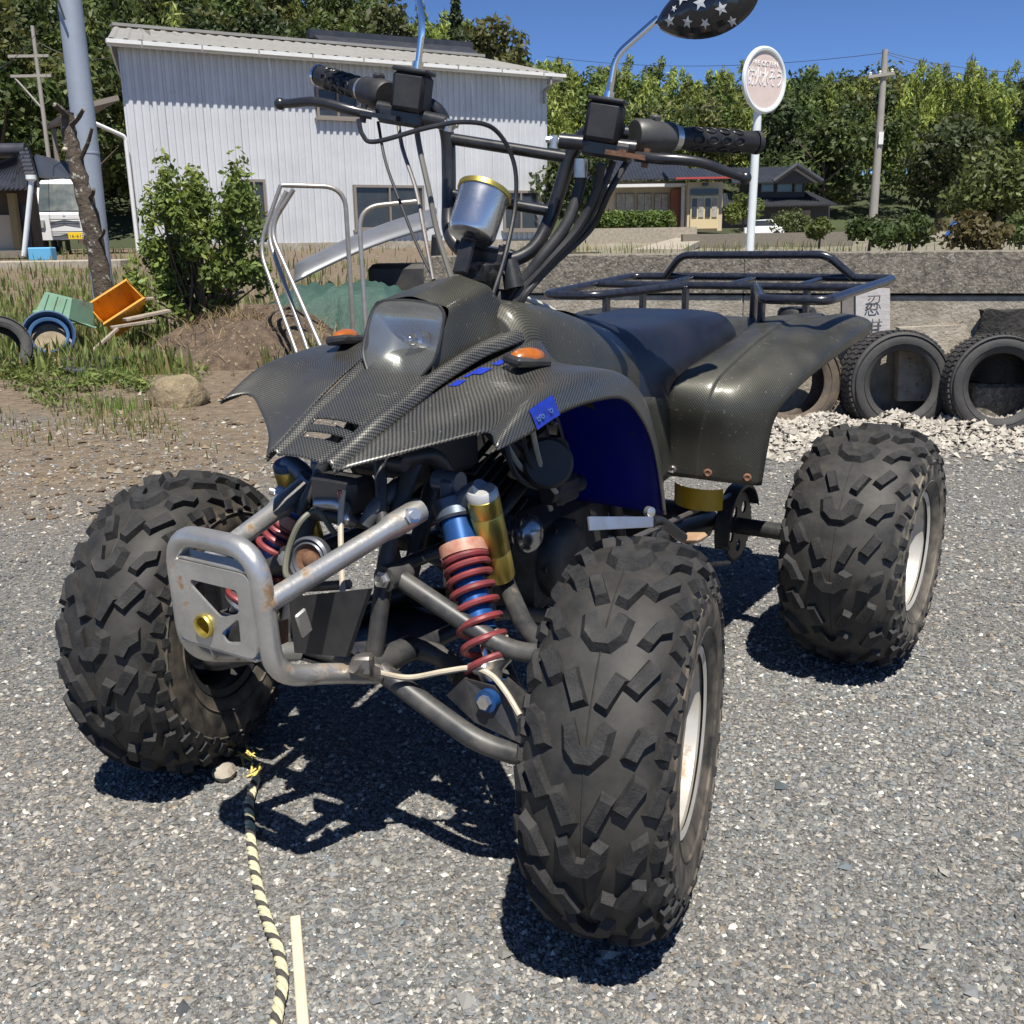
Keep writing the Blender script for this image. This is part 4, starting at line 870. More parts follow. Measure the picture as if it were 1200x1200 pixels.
# ---- rear fenders
RF = [
 [(.155, .885, .476), (.22, .895, .474), (.29, .918, .468), (.345, .945, .462), (.356, .965, .460)],
 [(.165, .870, .56), (.23, .878, .558), (.30, .902, .552), (.352, .945, .546), (.364, .97, .542)],
 [(.176, .850, .64), (.25, .860, .635), (.318, .892, .626), (.364, .948, .612), (.373, .975, .602)],
 [(.186, .862, .692), (.258, .89, .694), (.330, .93, .680), (.380, .985, .660), (.386, 1.005, .642)],
 [(.194, .96, .722), (.266, .985, .732), (.338, 1.02, .722), (.395, 1.075, .700), (.399, 1.09, .676)],
 [(.2, 1.12, .750), (.27, 1.13, .768), (.342, 1.16, .757), (.406, 1.21, .735), (.411, 1.22, .706)],
 [(.204, 1.32, .790), (.268, 1.33, .796), (.342, 1.35, .788), (.413, 1.38, .764), (.419, 1.385, .730)],
 [(.204, 1.48, .788), (.268, 1.50, .796), (.342, 1.525, .793), (.412, 1.535, .778), (.418, 1.54, .742)],
 [(.204, 1.58, .776), (.268, 1.61, .786), (.338, 1.62, .786), (.388, 1.605, .774), (.392, 1.61, .744)]]
for s in (1, -1):
    P = [[(s*x, y, z) for x, y, z in (r_[:2]+[(r_[1][0]+.014, r_[1][1]+.006, r_[1][2]-.007), (r_[1][0]+.03, r_[1][1]+.012, r_[1][2]-.010)]+r_[2:] if k_ > 2 else r_[:2]+[tuple(np.array(r_[1])*.8+np.array(r_[2])*.2), tuple(np.array(r_[1])*.6+np.array(r_[2])*.4)]+r_[2:])] for k_, r_ in enumerate(RF)]
    MB().grid(surf(P, 8, 6), flip=s < 0).build('rear_fender', mCARB2, ATV, 60, solid=.003)
P = [[(x, y, z) for x in (-.206, -.1, 0, .1, .206)] for y, z in ((1.24, .735), (1.34, .755), (1.5, .775), (1.59, .772), (1.61, .74))]
MB().grid(surf(P, 5, 5)).build('tail_panel', mCARB2, ATV, 60, solid=.003)
for s in (1, -1):
    for (x, y, z) in ((.178, .884, .492), (.255, .902, .489), (.334, .934, .481)):
        b = MB(); b.lathe([(.010, .001), (.0095, .004), (.006, .007), (.003, .0045), (.0005, .0045)], o=(s*x, y-.002, z), axis=(s*.35, -.93, .1), n=16); b.build('rivet', mRUST if x > .2 else mSTEEL, ATV)
# ---- rear carrier
mRACK = mat('rack_paint', (.012, .014, .022), .28, coat=.5, var=(60, .6, (.035, .036, .045)))
q = .0115
def zr(y): return .843+.0475*(y-1.26)
V3 = lambda x, y: np.array((x, y, zr(y)))
for s in (-1, 1):
    rk = MB(); rk.tube(fillet([V3(s*.10, 1.57), V3(s*.23, 1.262), V3(s*.387, 1.262), V3(s*.40, 1.825), V3(s*.2, 1.835), V3(0, 1.835)], .035), q, n=14); rk.build('carrier_wing', mRACK, ATV)
rk = MB(); rk.tube([V3(-.40, 1.565), V3(.40, 1.565)], q*.9, n=12); rk.build('carrier_bar', mRACK, ATV)
for x in (-.2, 0., .2): rk = MB(); rk.tube([V3(x, 1.565)+np.array((0, 0, -.004)), V3(x, 1.83)+np.array((0, 0, -.004))], q*.75, n=10); rk.build('carrier_bar', mRACK, ATV)
rk = MB(); rk.tube(fillet([(-.288, 1.825, .872), (-.221, 1.79, .935), (.221, 1.79, .935), (.288, 1.825, .872)], .03, 8), q, n=14); rk.build('carrier_rail', mRACK, ATV)
for (x, y) in ((.10, 1.555), (-.10, 1.555), (.215, 1.30), (-.215, 1.30), (.24, 1.57), (-.24, 1.57)):
    b = MB(); b.rbox((x, y, zr(y)-.07), (.014, .026, .14), .003); b.build('carrier_support', mRACK, ATV)
b = MB(); b.lathe([(.001, 0), (.045, .0), (.052, -.012), (.05, -.05), (.03, -.06)], o=(.2, 1.62, .80), axis=(0, 0, 1), n=24); b.build('tail_lamp', mBLKPL, ATV)
# ---- steering: everything on the bar is laid out straight ahead, then swung 23 degrees about the raked stem
PHI, INC = R(22.9), R(27.1); _ax = np.array([0, math.sin(INC), math.cos(INC)]); _ao = np.array([0, .33, .8])
def swing(p):
    v = p-_ao; return _ao+v*math.cos(PHI)+np.cross(_ax, v)*math.sin(PHI)+_ax*(_ax@v)*(1-math.cos(PHI))
def hb_build(b, name, m, parent=ATV, **k): return b.xf(swing).build(name, m, parent, **k)
half = [(0, .452, .958), (.045, .456, .962), (.082, .474, .990), (.099, .500, 1.045), (.108, .505, 1.10), (.120, .503, 1.165), (.143, .495, 1.203), (.185, .488, 1.212), (.25, .505, 1.214), (.306, .530, 1.220), (.432, .632, 1.236)]
path = [np.array((-x, y, z)) for x, y, z in half[:0:-1]]+[np.array(p) for p in half]
b = MB(); b.tube(catmull(path, 5), .0135, n=14); hb_build(b, 'handlebar', mBLKMT)
b = MB(); b.tube([(-.119, .503, 1.157), (.119, .503, 1.157)], .0105); hb_build(b, 'bar_brace', mBLKMT)
b = MB(); b.tube([(-.103, .503, 1.059), (.103, .503, 1.059)], .0105); hb_build(b, 'bar_brace', mBLKMT)
b = MB(); b.rbox((0, .452, .958), (.085, .05, .045), .008); b.rbox((0, .425, .925), (.07, .06, .05), .01); b.cyl((0, .33+.05, .80), (0, .44, .94), .026, n=16)
for x in (-.03, .03):
    for y in (-.016, .016): b.cyl((x, .452+y, .975), (x, .452+y, .988), .006, n=8)
hb_build(b, 'bar_clamp', mBLKMT)
def along(s, t):   # point on the grip axis, t metres outboard from its inner end
    a = np.array((s*.306, .530, 1.220)); c = np.array((s*.432, .632, 1.236)); d = (c-a)/np.linalg.norm(c-a); return a+d*t, d
for s in (-1, 1):
    a, d = along(s, 0.0); e_, _ = along(s, .165)
    b = MB(); prof = []
    for t in np.linspace(-.005, .152, 30): prof.append((.0185+.0014*math.sin(t*70)**2, t))
    prof = [(.021, -.01), (.021, -.004)]+prof+[(.02, .155), (.02, .166), (.012, .17), (.0005, .17)]
    b.lathe(prof, o=a, axis=d, n=20)
    gr = hb_build(b, 'grip', mGRIP)
    # oval pads moulded round the grip
    u = np.cross(d, (0, 0, 1)); u /= np.linalg.norm(u); v = np.cross(d, u); b = MB()
    for k in range(6):
        for j in range(4):
            an = k*math.pi/3+(j % 2)*.0; c = a+d*(.03+j*.03)
            ring = []
            for q_ in np.linspace(0, 2*math.pi, 14, endpoint=False):
                aa = an+.36*math.sin(q_); tt = .011*math.cos(q_); ring.append(c+d*tt+(u*math.cos(aa)+v*math.sin(aa))*.0202)
            b.tube(ring, .0016, n=5, closed=True)
    hb_build(b, 'grip_ribs', mGRIP, gr)
    # bar end
    b = MB(); b.lathe([(.021, .168), (.0215, .176), (.016, .182), (.0005, .184)], o=a, axis=d, n=20); hb_build(b, 'bar_end', mCHROME if s < 0 else mBLKPL)
    # switch / throttle housing
    b = MB(); b.lathe([(.0005, -.098), (.026, -.098), (.029, -.094), (.029, -.05), (.026, -.045), (.0262, -.02), (.02, -.016), (.0005, -.016)], o=a, axis=d, n=24)
    b.rbox(a-d*.06+np.array((0, -.002, .03)), (.018, .02, .014), .004, rz=math.atan2(d[1], d[0]))
    hb_build(b, 'switch_housing', mBLKPL if s < 0 else mHOUS)
    b = MB(); b.lathe([(.0215, -.016), (.0215, -.004), (.019, -.004)], o=a, axis=d, n=20); hb_build(b, 'grip_collar', mALU)
    # master cylinder with its square reservoir
    b = MB(); b.rbox((s*.178, .448, 1.224), (.062, .058, .066), .007); hb_build(b, 'brake_reservoir', mBLKPL)
    b = MB(); b.rbox((s*.178, .448, 1.2595), (.066, .062, .008), .003); hb_build(b, 'reservoir_cap', mBLKMT)
    b = MB(); b.cyl((s*.105, .44, 1.182), (s*.24, .452, 1.19), .013); b.rbox((s*.19, .452, 1.18), (.09, .04, .03), .006); b.rbox((s*.195, .485, 1.208), (.03, .045, .04), .006)
    hb_build(b, 'master_cylinder', mBLKMT)
    b = MB(); b.cyl((s*.088, .438, 1.181), (s*.112, .44, 1.182), .0085, n=12); b.cyl((s*.082, .438, 1.181), (s*.092, .438, 1.181), .006, n=6); b.cyl((s*.098, .438, 1.19), (s*.098, .438, 1.168), .009, n=12); hb_build(b, 'hose_banjo', mALU)
    b = MB(); b.prism([(-.045, -.012), (.02, -.018), (.05, -.012), (.05, .012), (.0, .02), (-.045, .012)], .008, Matrix.Translation((s*.235, .435, 1.176)) @ Matrix.Rotation(.15*s, 4, 'Z') @ Matrix.Scale(s, 4, (1, 0, 0)))
    b.cyl((s*.262, .437, 1.160), (s*.262, .437, 1.192), .006, n=10); b.cyl((s*.22, .435, 1.172), (s*.22, .435, 1.184), .007, n=6)
    hb_build(b, 'lever_bracket', mRUST if s > 0 else mBLKMT)
    # lever with ball end
    lp = catmull([np.array(p) for p in ((s*.245, .437, 1.176), (s*.285, .425, 1.178), (s*.325, .427, 1.182), (s*.365, .437, 1.182), (s*.41, .452, 1.174), (s*.436, .458, 1.170))], 5)
    b = MB(); nlp = len(lp); b.tube(lp, [.0098-.003*abs(i/nlp-.25) for i in range(nlp)], n=10); b.ball(lp[-1], .0112, 14)
    b.xf(lambda p: np.array((p[0], p[1], p[2]))); hb_build(b, 'brake_lever' if s > 0 else 'clutch_lever', mBLKMT)
# mirrors
b = MB(); b.cyl((.176, .459, 1.262), (.176, .459, 1.275), .0095, n=12); b.cyl((.176, .459, 1.272), (.176, .459, 1.29), .0075, n=6); b.tube(fillet([(.176, .459, 1.28), (.176, .459, 1.333), (.235, .475, 1.402)], .02), .006, n=12); hb_build(b, 'mirror_stem', mCHROME)
b = MB(); b.cyl((-.176, .459, 1.258), (-.176, .459, 1.278), .0095, n=12); b.tube(fillet([(-.176, .459, 1.27), (-.176, .459, 1.345), (-.205, .47, 1.41), (-.25, .485, 1.46)], .03), .006, n=12); hb_build(b, 'mirror_stem', mCHROME)
mMIRB = mat('mirror_shell_black', (.012, .012, .014), .12, coat=.6); mSTAR = mat('star_print', (.62, .62, .6), .3, .2)
def mirror(c, s, tilt_deg):
    """leaf-shaped mirror shell; local x runs outboard, z up, bulging forward (-y)"""
    outline = [(0, -.012), (.03, -.034), (.075, -.047), (.12, -.045), (.16, -.026), (.178, .004), (.165, .034), (.13, .05), (.085, .05), (.04, .034), (.008, .01)]
    ol = catmull([np.array((x, 0, z)) for x, z in outline], 4, closed=True); cen = np.mean(ol, axis=0)
    T = Matrix.Rotation(R(tilt_deg)*s, 3, 'Y')
    def W(p): q = Matrix.Rotation(R(-18)*s, 3, 'Z') @ (T.inverted() @ Vector((p[0]*s, p[1], p[2]))); return swing(np.array(c)+np.array(q))
    b = MB(); rings = []
    for k in range(7):
        a = k/6*math.pi/2; rings.append([cen+(p-cen)*math.cos(a)*.999+np.array((0, -.03*math.sin(a), 0)) for p in ol])
    n = len(ol)
    for k in range(6):
        V = rings[k]+rings[k+1]; b.add(V, [(i, (i+1) % n, n+(i+1) % n, n+i) for i in range(n)])
    b.xf(W); sh = b.build('mirror_shell', mMIRB, ATV, 60)
    b = MB(); b.add([cen+(p-cen)*.97+np.array((0, .004, 0)) for p in ol], [tuple(range(n))]); b.add(ol+[cen+(p-cen)*.97+np.array((0, .004, 0)) for p in ol], [(i, n+i, n+(i+1) % n, (i+1) % n) for i in range(n)]); b.xf(W); b.build('mirror_glass', mCHROME, ATV, 0)
    # printed stars follow the shell
    for j, (sx_, sz_, rs, ro) in enumerate(((.03, -.012, .011, 0), (.055, .018, .013, .3), (.062, -.022, .010, .9), (.088, .002, .013, .1), (.092, -.03, .009, .5), (.118, .022, .012, .7), (.122, -.014, .011, .2), (.15, .008, .011, .4), (.09, .036, .010, .2), (.135, -.034, .008, .1), (.04, .004, .006, .6))):
        V = []
        for i in range(10):
            a = math.pi/2+i*math.pi/5+ro; rr_ = rs if i % 2 == 0 else rs*.42
            x, z = sx_+rr_*math.cos(a), sz_+rr_*math.sin(a)
            # height of the shell at x,z by its normalised distance from the outline
            d = np.array((x, 0, z))-cen; an = math.atan2(d[2], d[0]); best = min(ol, key=lambda p: abs(math.atan2(*( (p-cen)[[2, 0]]))-an)); rho = min(.985, np.linalg.norm(d)/np.linalg.norm(best-cen))
            V.append((x, -.03*math.sqrt(1-rho*rho)-.0012, z))
        cx = np.mean(V, axis=0); cx[1] -= .0006
        b = MB(); b.add(V+[cx], [(i, (i+1) % 10, 10) for i in range(10)]); b.xf(W); b.build('star_print', mSTAR, sh, 0)
mirror((.235, .475, 1.400), 1, 16)
mirror((-.25, .485, 1.46), -1, 30)
# chrome instrument cup on its bracket
sp = np.array((-.004, .412, 1.04)); ax = np.array((.02, .50, .86)); ax /= np.linalg.norm(ax)
b = MB(); b.lathe([(.0005, -.05), (.03, -.05), (.041, -.046), (.0445, -.038), (.046, .03), (.0475, .038)], o=sp, axis=ax, n=40); spd = b.build('speedometer', mat('dull_chrome', (.74, .74, .73), .24, .95, var=(30, .5, (.55, .55, .54))), ATV)
b = MB(); b.lathe([(.0475, .036), (.05, .037), (.05, .046), (.044, .049), (.043, .043)], o=sp, axis=ax, n=40); b.build('speedometer_rim', mGOLD, spd)
b = MB(); b.lathe([(.043, .043), (.0005, .0435)], o=sp, axis=ax, n=32); b.build('dial', mBLKPL, spd)
b = MB(); b.lathe([(.0005, -.0515), (.009, -.0515), (.011, -.049)], o=sp+np.array((.006, -.012, -.004)), axis=ax, n=16); b.build('cable_socket', mBLKPL, spd)
b = MB(); b.rbox(sp-ax*.085, (.03, .012, .07), .003, rx=R(-27)); b.rbox((0, .42, .935), (.05, .05, .04), .006); b.cyl((.04, .445, .955), (.055, .44, .905), .016, .02, n=16); b.build('speedometer_bracket', mBLKMT, ATV)
# ---- cables and hoses from the bar to the frame
def cable(name, pts, r_, m, n=8): b = MB(); b.tube(catmull(pts, 8), r_, n=n); return b.build(name, m, ATV)
sw = lambda x, y, z: swing(np.array((x, y, z)))
cable('throttle_cable', [L(420, 140, x=-.16), L(425, 158, x=-.15), L(440, 166, x=-.13), L(500, 150, x=-.06), L(545, 143, x=-.02), L(580, 152, x=.01), L(602, 190, x=.03), L(604, 240, x=.04), L(592, 300, x=.05), L(578, 345, x=.05)], .0042, mBLKMT)
cable('clutch_cable', [L(443, 143, x=-.2), L(452, 190, x=-.17), L(470, 240, x=-.13), L(490, 290, x=-.09), L(510, 330, x=-.05)], .003, mBLKPL)
cable('brake_line', [L(466, 140, x=-.2), L(472, 175, x=-.17), L(487, 220, x=-.13), L(497, 270, x=-.09), L(508, 328, x=-.05)], .004, mSTEEL)
cable('wiring_sleeve', [L(487, 143, x=-.15), L(492, 175, x=-.13), L(503, 225, x=-.1), L(512, 270, x=-.08), L(530, 330, x=-.04)], .0055, mat('grey_sleeve', (.13, .125, .11), .5))
for k, (dx, r_) in enumerate(((0, .0085), (7, .006), (16, .0065))):
    cable('control_cable', [L(705+dx*2.0, 192-k*3, x=.185+.01*k), L(698+dx, 225, x=.17+.008*k), L(676+dx, 268, x=.14), L(640+dx*.6, 308, x=.10), L(607+dx*.5, 346, x=.06+.006*k), L(598+dx*.5, 372, x=.05)], r_, mBLKPL)
cable('brake_hose', [L(682, 188, x=.15), L(680, 215, x=.14), L(664, 262, x=.125), L(632, 305, x=.09), L(603, 345, x=.05), L(596, 370, x=.04)], .011, mBLKPL, 10)
b = MB(); b.cyl(L(681, 186, x=.15), L(680, 208, x=.148), .0125, n=12); b.build('hose_ferrule', mALU, ATV)
cable('fuel_hose', [L(604, 345, x=.0), L(622, 352, x=.0), L(645, 362, x=.0), L(662, 373, x=.0)], .006, mat('white_hose', (.6, .58, .52), .5))
# ---- front bumper
br = .0158; b = MB()
b.tube(fillet([(-.055, -.06, .345), (-.078, -.15, .372), (-.088, -.245, .405), (-.086, -.255, .594), (.086, -.255, .594), (.088, -.245, .405), (.105, -.15, .378), (.115, -.06, .345)], .055, 8), br, n=16)
b.build('bumper_loop', mSILV, ATV)
for s in (1, -1):
    a, c = np.array((s*.088, -.25, .515)), np.array((s*.125, .03, .582)); d = c-a
    b = MB(); b.tube([a, a+d*.3, a+d*.78, a+d*.86, a+d*1.06], [br, br, br, .02, .02], n=16); tb = b.build('bumper_strut', mSILV, ATV)
    b = MB(); n_ = np.array((s*.75, -.5, .3)); n_ /= np.linalg.norm(n_); c2 = a+d*.97+n_*.018; b.cyl(c2, c2+n_*.012, .013, n=6); b.cyl(c2+n_*.01, c2+n_*.022, .007, n=10); b.build('bolt', mALU, tb)
b = MB(); b.rbox((.108, -.20, .475), (.006, .022, .04), .003, rx=.3); b.build('bumper_tab', mSILV, ATV)
# front plate with its cut-outs: an outline minus holes, triangulated by bmesh
def plate(name, outer, holes, thick, M4, m, parent):
    bm = bmesh.new(); edges = []
    for loop in [outer]+holes:
        vs = [bm.verts.new((p[0], p[1], 0)) for p in loop]
        edges += [bm.edges.new((vs[i], vs[(i+1) % len(vs)])) for i in range(len(vs))]
    bmesh.ops.triangle_fill(bm, use_beauty=True, use_dissolve=False, edges=edges)
    bm.normal_update()
    ext = bmesh.ops.extrude_face_region(bm, geom=bm.faces[:]); vs = [g for g in ext['geom'] if isinstance(g, bmesh.types.BMVert)]
    bmesh.ops.translate(bm, verts=vs, vec=(0, 0, thick)); bmesh.ops.recalc_face_normals(bm, faces=bm.faces)
    bmesh.ops.transform(bm, matrix=M4, verts=bm.verts); me = bpy.data.meshes.new(name); bm.to_mesh(me); bm.free(); me.materials.append(m)
    o = bpy.data.objects.new(name, me); COL.objects.link(o); o.parent = parent; return o
def rnd(P, r=.008, n=4): 
    P = [np.array((p[0], p[1], 0.)) for p in P]; q = P+P[:2]; f = fillet(q, r, n); return [(p[0], p[1]) for p in f[n+1-0:-1]] if False else [(p[0], p[1]) for p in _closed_fillet(P, r, n)]
def _closed_fillet(P, r, n):
    out = []; m = len(P)
    for i in range(m):
        a, b_, c = P[i-1], P[i], P[(i+1) % m]; la, lc = np.linalg.norm(a-b_), np.linalg.norm(c-b_); q = min(r, .45*la, .45*lc)
        s_, e_ = b_+(a-b_)/la*q, b_+(c-b_)/lc*q
        for k in range(n+1): t = k/n; out.append((1-t)**2*s_+2*t*(1-t)*b_+t*t*e_)
    return out
circ = lambda x, y, r_: [(x+r_*math.cos(a), y+r_*math.sin(a)) for a in np.linspace(0, 2*math.pi, 18, endpoint=False)]
Mp = Matrix.Translation((0, -.262, .497)) @ Matrix.Rotation(R(90), 4, 'X')
plate('bumper_plate', rnd([(-.085, .062), (.078, .062), (.082, -.062), (-.082, -.062)], .02), [rnd([(-.045, .036), (.052, .036), (.052, .002), (.012, -.012), (-.045, .026)], .008), circ(-.022, -.03, .017), rnd([(.01, -.035), (.05, -.005), (.05, -.046), (.02, -.048)], .008)], .004, Mp, mSILV, ATV)
for z_ in (.562, .432): b = MB(); b.rbox((-.003, -.249, z_), (.156, .03, .006), .002); b.build('plate_flange', mSILV, ATV)
b = MB(); b.lathe([(.017, -.001), (.0185, .004), (.0165, .007), (.0135, .005), (.0125, -.012), (.0005, -.012)], o=(-.022, -.266, .467), axis=(0, -1, 0), n=24); b.build('brass_eyelet', mGOLD, ATV)
# horn, plate bracket and hoses behind the bumper
hn = empty('horn', L(368, 655, x=-.013), 0, ATV, rot=(R(78), 0, R(12)))
b = MB(); b.lathe([(.0005, 0), (.034, 0), (.037, .004), (.037, .018), (.033, .022), (.030, .017), (.026, .021), (.023, .016)], n=36); b.build('horn_case', mat('horn_grey', (.12, .13, .15), .35, .4), hn)
b = MB(); b.lathe([(.023, .016), (.014, .014), (.006, .02), (.0005, .02)], n=24); b.build('horn_diaphragm', mRUST, hn)
b = MB(); p = [L(338, 700, y=-.13), L(432, 690, y=-.13), L(405, 770, y=-.13), L(345, 765, y=-.13)]; q = [v+np.array((.003, .006, 0)) for v in p]
b.add(p+q, [(0, 1, 2, 3), (7, 6, 5, 4), (0, 4, 5, 1), (1, 5, 6, 2), (2, 6, 7, 3), (3, 7, 4, 0)]); b.build('number_plate_bracket', mBLKPL, ATV, 0)
b = MB(); b.add([L(302, 735, y=-.2), L(338, 725, y=-.2), L(338, 752, y=-.2), L(302, 768, y=-.2)], [(0, 1, 2, 3)]); b.build('rusty_bracket', mRUST, ATV, 0, solid=.004)
cable('brake_hose', [L(402, 575, x=.03), L(399, 610, x=.04), L(401, 680, x=.07), L(404, 720, x=.09), L(414, 758, x=.115), L(430, 782, x=.13), L(448, 789, x=.145), L(480, 794, x=.17), L(520, 787, x=.22), L(553, 783, x=.26), L(575, 791, x=.29), L(592, 810, x=.32), L(609, 838, x=.352)], .0046, mHOSE)
cable('horn_wire', [L(392, 625, x=.0), L(372, 600, x=-.02), L(352, 612, x=-.03), L(338, 645, x=-.04), L(335, 672, x=-.03), L(345, 680, x=-.01)], .005, mat('olive_hose', (.12, .12, .09), .5))
b = MB(); b.rbox(L(426, 778, x=.135), (.03, .024, .03), .004, rz=.5); b.cyl(L(415, 780, x=.13), L(440, 790, x=.14), .012, n=10); b.build('hose_clamp', mSTEEL, ATV)
cable('breather_hose', [L(430, 615, x=.06), L(440, 596, x=.07), L(455, 580, x=.07), L(468, 568, x=.06)], .014, mat('grey_hose', (.07, .075, .08), .35, coat=.3), 12)
cable('white_pipe', [L(370, 590, x=-.03), L(392, 590, x=-.0), L(404, 596, x=.02), L(404, 608, x=.03), L(412, 612, x=.03)], .011, mALU, 10)
cable('wiring_loom', [L(398, 575, x=.03), L(400, 600, x=.03), L(399, 625, x=.035), L(402, 655, x=.04)], .0035, mRED)
# ---- front suspension
for s in (1, -1):
    v = lambda p: np.array((s*p[0], p[1], p[2]))
    b = MB(); kn = (.378, .045, .395)
    b.tube(fillet([v((.105, .005, .487)), v((.30, .03, .392)), v(kn)], .08), .0155, n=14); b.tube(fillet([v((.11, .25, .487)), v((.30, .085, .405)), v(kn)], .08), .0155, n=14)
    b.cyl(v((.105, -.02, .487)), v((.105, .03, .487)), .021, n=16); b.cyl(v((.105, .23, .487)), v((.105, .28, .487)), .021, n=16); b.build('upper_arm', mARM, ATV)
    b = MB(); kn = (.392, .035, .222)
    b.tube(fillet([v((.09, -.045, .352)), v((.215, -.035, .292)), v((.295, -.035, .262)), v(kn)], .06), .0165, n=14); b.tube(fillet([v((.1, .25, .34)), v((.28, .09, .27)), v(kn)], .06), .0165, n=14)
    b.cyl(v((.095, -.075, .35)), v((.095, .05, .345)), .022, n=16); b.cyl(v((.095, .2, .345)), v((.095, .27, .345)), .022, n=16)
    b.tube(fillet([v((.095, .05, .345)), v((.14, .08, .33)), v((.19, .06, .31))], .03), .018, n=12); b.build('lower_arm', mARM, ATV)
    b = MB(); pl_ = [v((.215, -.012, .315)), v((.25, -.012, .352)), v((.30, -.005, .348)), v((.345, .01, .30)), v((.365, .02, .245)), v((.335, -.005, .268)), v((.27, -.015, .285))]
    q = [p+np.array((0, .045, 0)) for p in pl_]; n = 7; b.add(pl_, [tuple(range(n))]); b.add(q, [tuple(range(n))]); b.add(pl_[:4]+q[:4], [(0, 1, 5, 4), (3, 7, 6, 2)]); b.build('shock_mount', mFRAME, ATV, 0, solid=.004)
    for (x_, y_, z_, ax_) in ((.105, -.021, .487, (0, -1, 0)), (.105, .281, .487, (0, 1, 0)), (.095, -.076, .35, (0, -1, 0)), (.385, .02, .398, (0, -1, .2))):
        b = MB(); b.lathe([(.014, 0), (.014, .004), (.0105, .004), (.0105, .012), (.0005, .013)], o=v((x_, y_, z_)), axis=ax_, n=6); b.build('bolt', mALU, ATV, 20)
    # knuckle, hub carrier and brake
    b = MB(); b.rbox(v((.392, .045, .31)), (.03, .045, .20), .01, rz=s*.35); b.cyl(v((.385, .04, .29)), v((.47, .06, .29)), .035, .03, n=20); b.ball(v((.385, .045, .398)), .022, 12); b.ball(v((.392, .035, .222)), .022, 12); b.build('knuckle', mSTEEL, ATV)
    b = MB(); b.lathe([(.04, 0), (.09, 0), (.09, .005), (.04, .005)], o=v((.40, .05, .29)), axis=(s*math.cos(STL), math.sin(STL)*s, 0), n=40); b.build('brake_disc', mALU, ATV)
    b = MB(); b.tube([v((.10, .12, .40)), v((.36, .12, .34))], .009, n=10); b.build('tie_rod', mSTEEL, ATV)
    # shock absorber
    top, bot = v((.132, .118, .618)), v((.292, .008, .325)); D = bot-top; Ln = np.linalg.norm(D); D = D/Ln
    se = empty('shock_absorber', (0, 0, 0), 0, ATV)
    b = MB(); b.cyl(top+np.array((-.024, 0, 0)), top+np.array((.024, 0, 0)), .018, n=18); b.rbox(top+D*.02, (.03, .03, .05), .006); b.lathe([(.0005, .03), (.026, .03), (.034, .036), (.034, .064), (.03, .068)], o=top, axis=D, n=28); b.build('shock_head', mat('grey_blue_alloy', (.13, .16, .2), .4, .6), se)
    b = MB(); b.cyl(top+D*.064, top+D*.25, .0255, n=24); b.build('shock_body', mBLUE, se)
    b = MB(); b.lathe([(.026, .108), (.038, .108), (.039, .112), (.039, .128), (.026, .13)], o=top, axis=D, n=28); b.build('preload_ring', mTANR, se)
    b = MB(); u = np.cross(D, (0, 0, 1)); u /= np.linalg.norm(u); w_ = np.cross(D, u); pts = []; turns = 8.2
    for i in range(int(turns*22)+1):
        tt = i/(turns*22); k_ = .128+.185*(tt**1.5); a = tt*turns*2*math.pi; pts.append(top+D*k_+.034*(u*math.cos(a)+w_*math.sin(a)))
    b.tube(pts, .0058, n=8); b.build('spring', mRED, se)
    b = MB(); b.cyl(top+D*.24, top+D*(Ln-.03), .008, n=14); b.build('shock_rod', mCHROME, se)
    b = MB(); b.lathe([(.012, Ln-.055), (.036, Ln-.053), (.036, Ln-.046), (.02, Ln-.035), (.015, Ln-.02)], o=top, axis=D, n=24); b.build('spring_seat', mALU, se)
    b = MB(); b.cyl(bot+np.array((0, -.026, 0)), bot+np.array((0, .03, 0)), .018, n=18); b.cyl(bot-D*.03, bot, .012, n=12); b.build('shock_eye', mBLUE, se)
    b = MB(); b.cyl(bot+np.array((0, -.035, 0)), bot+np.array((0, -.024, 0)), .011, n=6); b.build('bolt', mALU, se)
    # remote reservoir
    ra, rb = v((.212, .10, .607)), v((.212, .142, .462)); rd = (rb-ra)/np.linalg.norm(rb-ra)
    b = MB(); b.lathe([(.0005, -.003), (.022, -.003), (.0265, .002), (.0265, .03), (.0257, .031), (.0265, .033), (.0265, .10), (.0257, .101), (.0265, .103), (.0265, .148), (.024, .152), (.0005, .152)], o=ra, axis=rd, n=32); b.build('gas_reservoir', mGOLD, se)
    b = MB(); b.lathe([(.0005, -.014), (.022, -.013), (.0255, -.008), (.0258, .003)], o=ra, axis=rd, n=28); b.build('reservoir_cap', mat('reservoir_cap_%d' % s, (.55, .55, .53) if s > 0 else (.03, .06, .12), .4, .4), se)
    b = MB(); b.tube([top+D*.05, (top+D*.05+ra)/2+np.array((0, 0, .012)), ra-rd*.012], [.02, .018, .018], n=12); b.build('reservoir_bridge', mat('bridge_alloy_%d' % s, (.12, .15, .19), .4, .6), se)
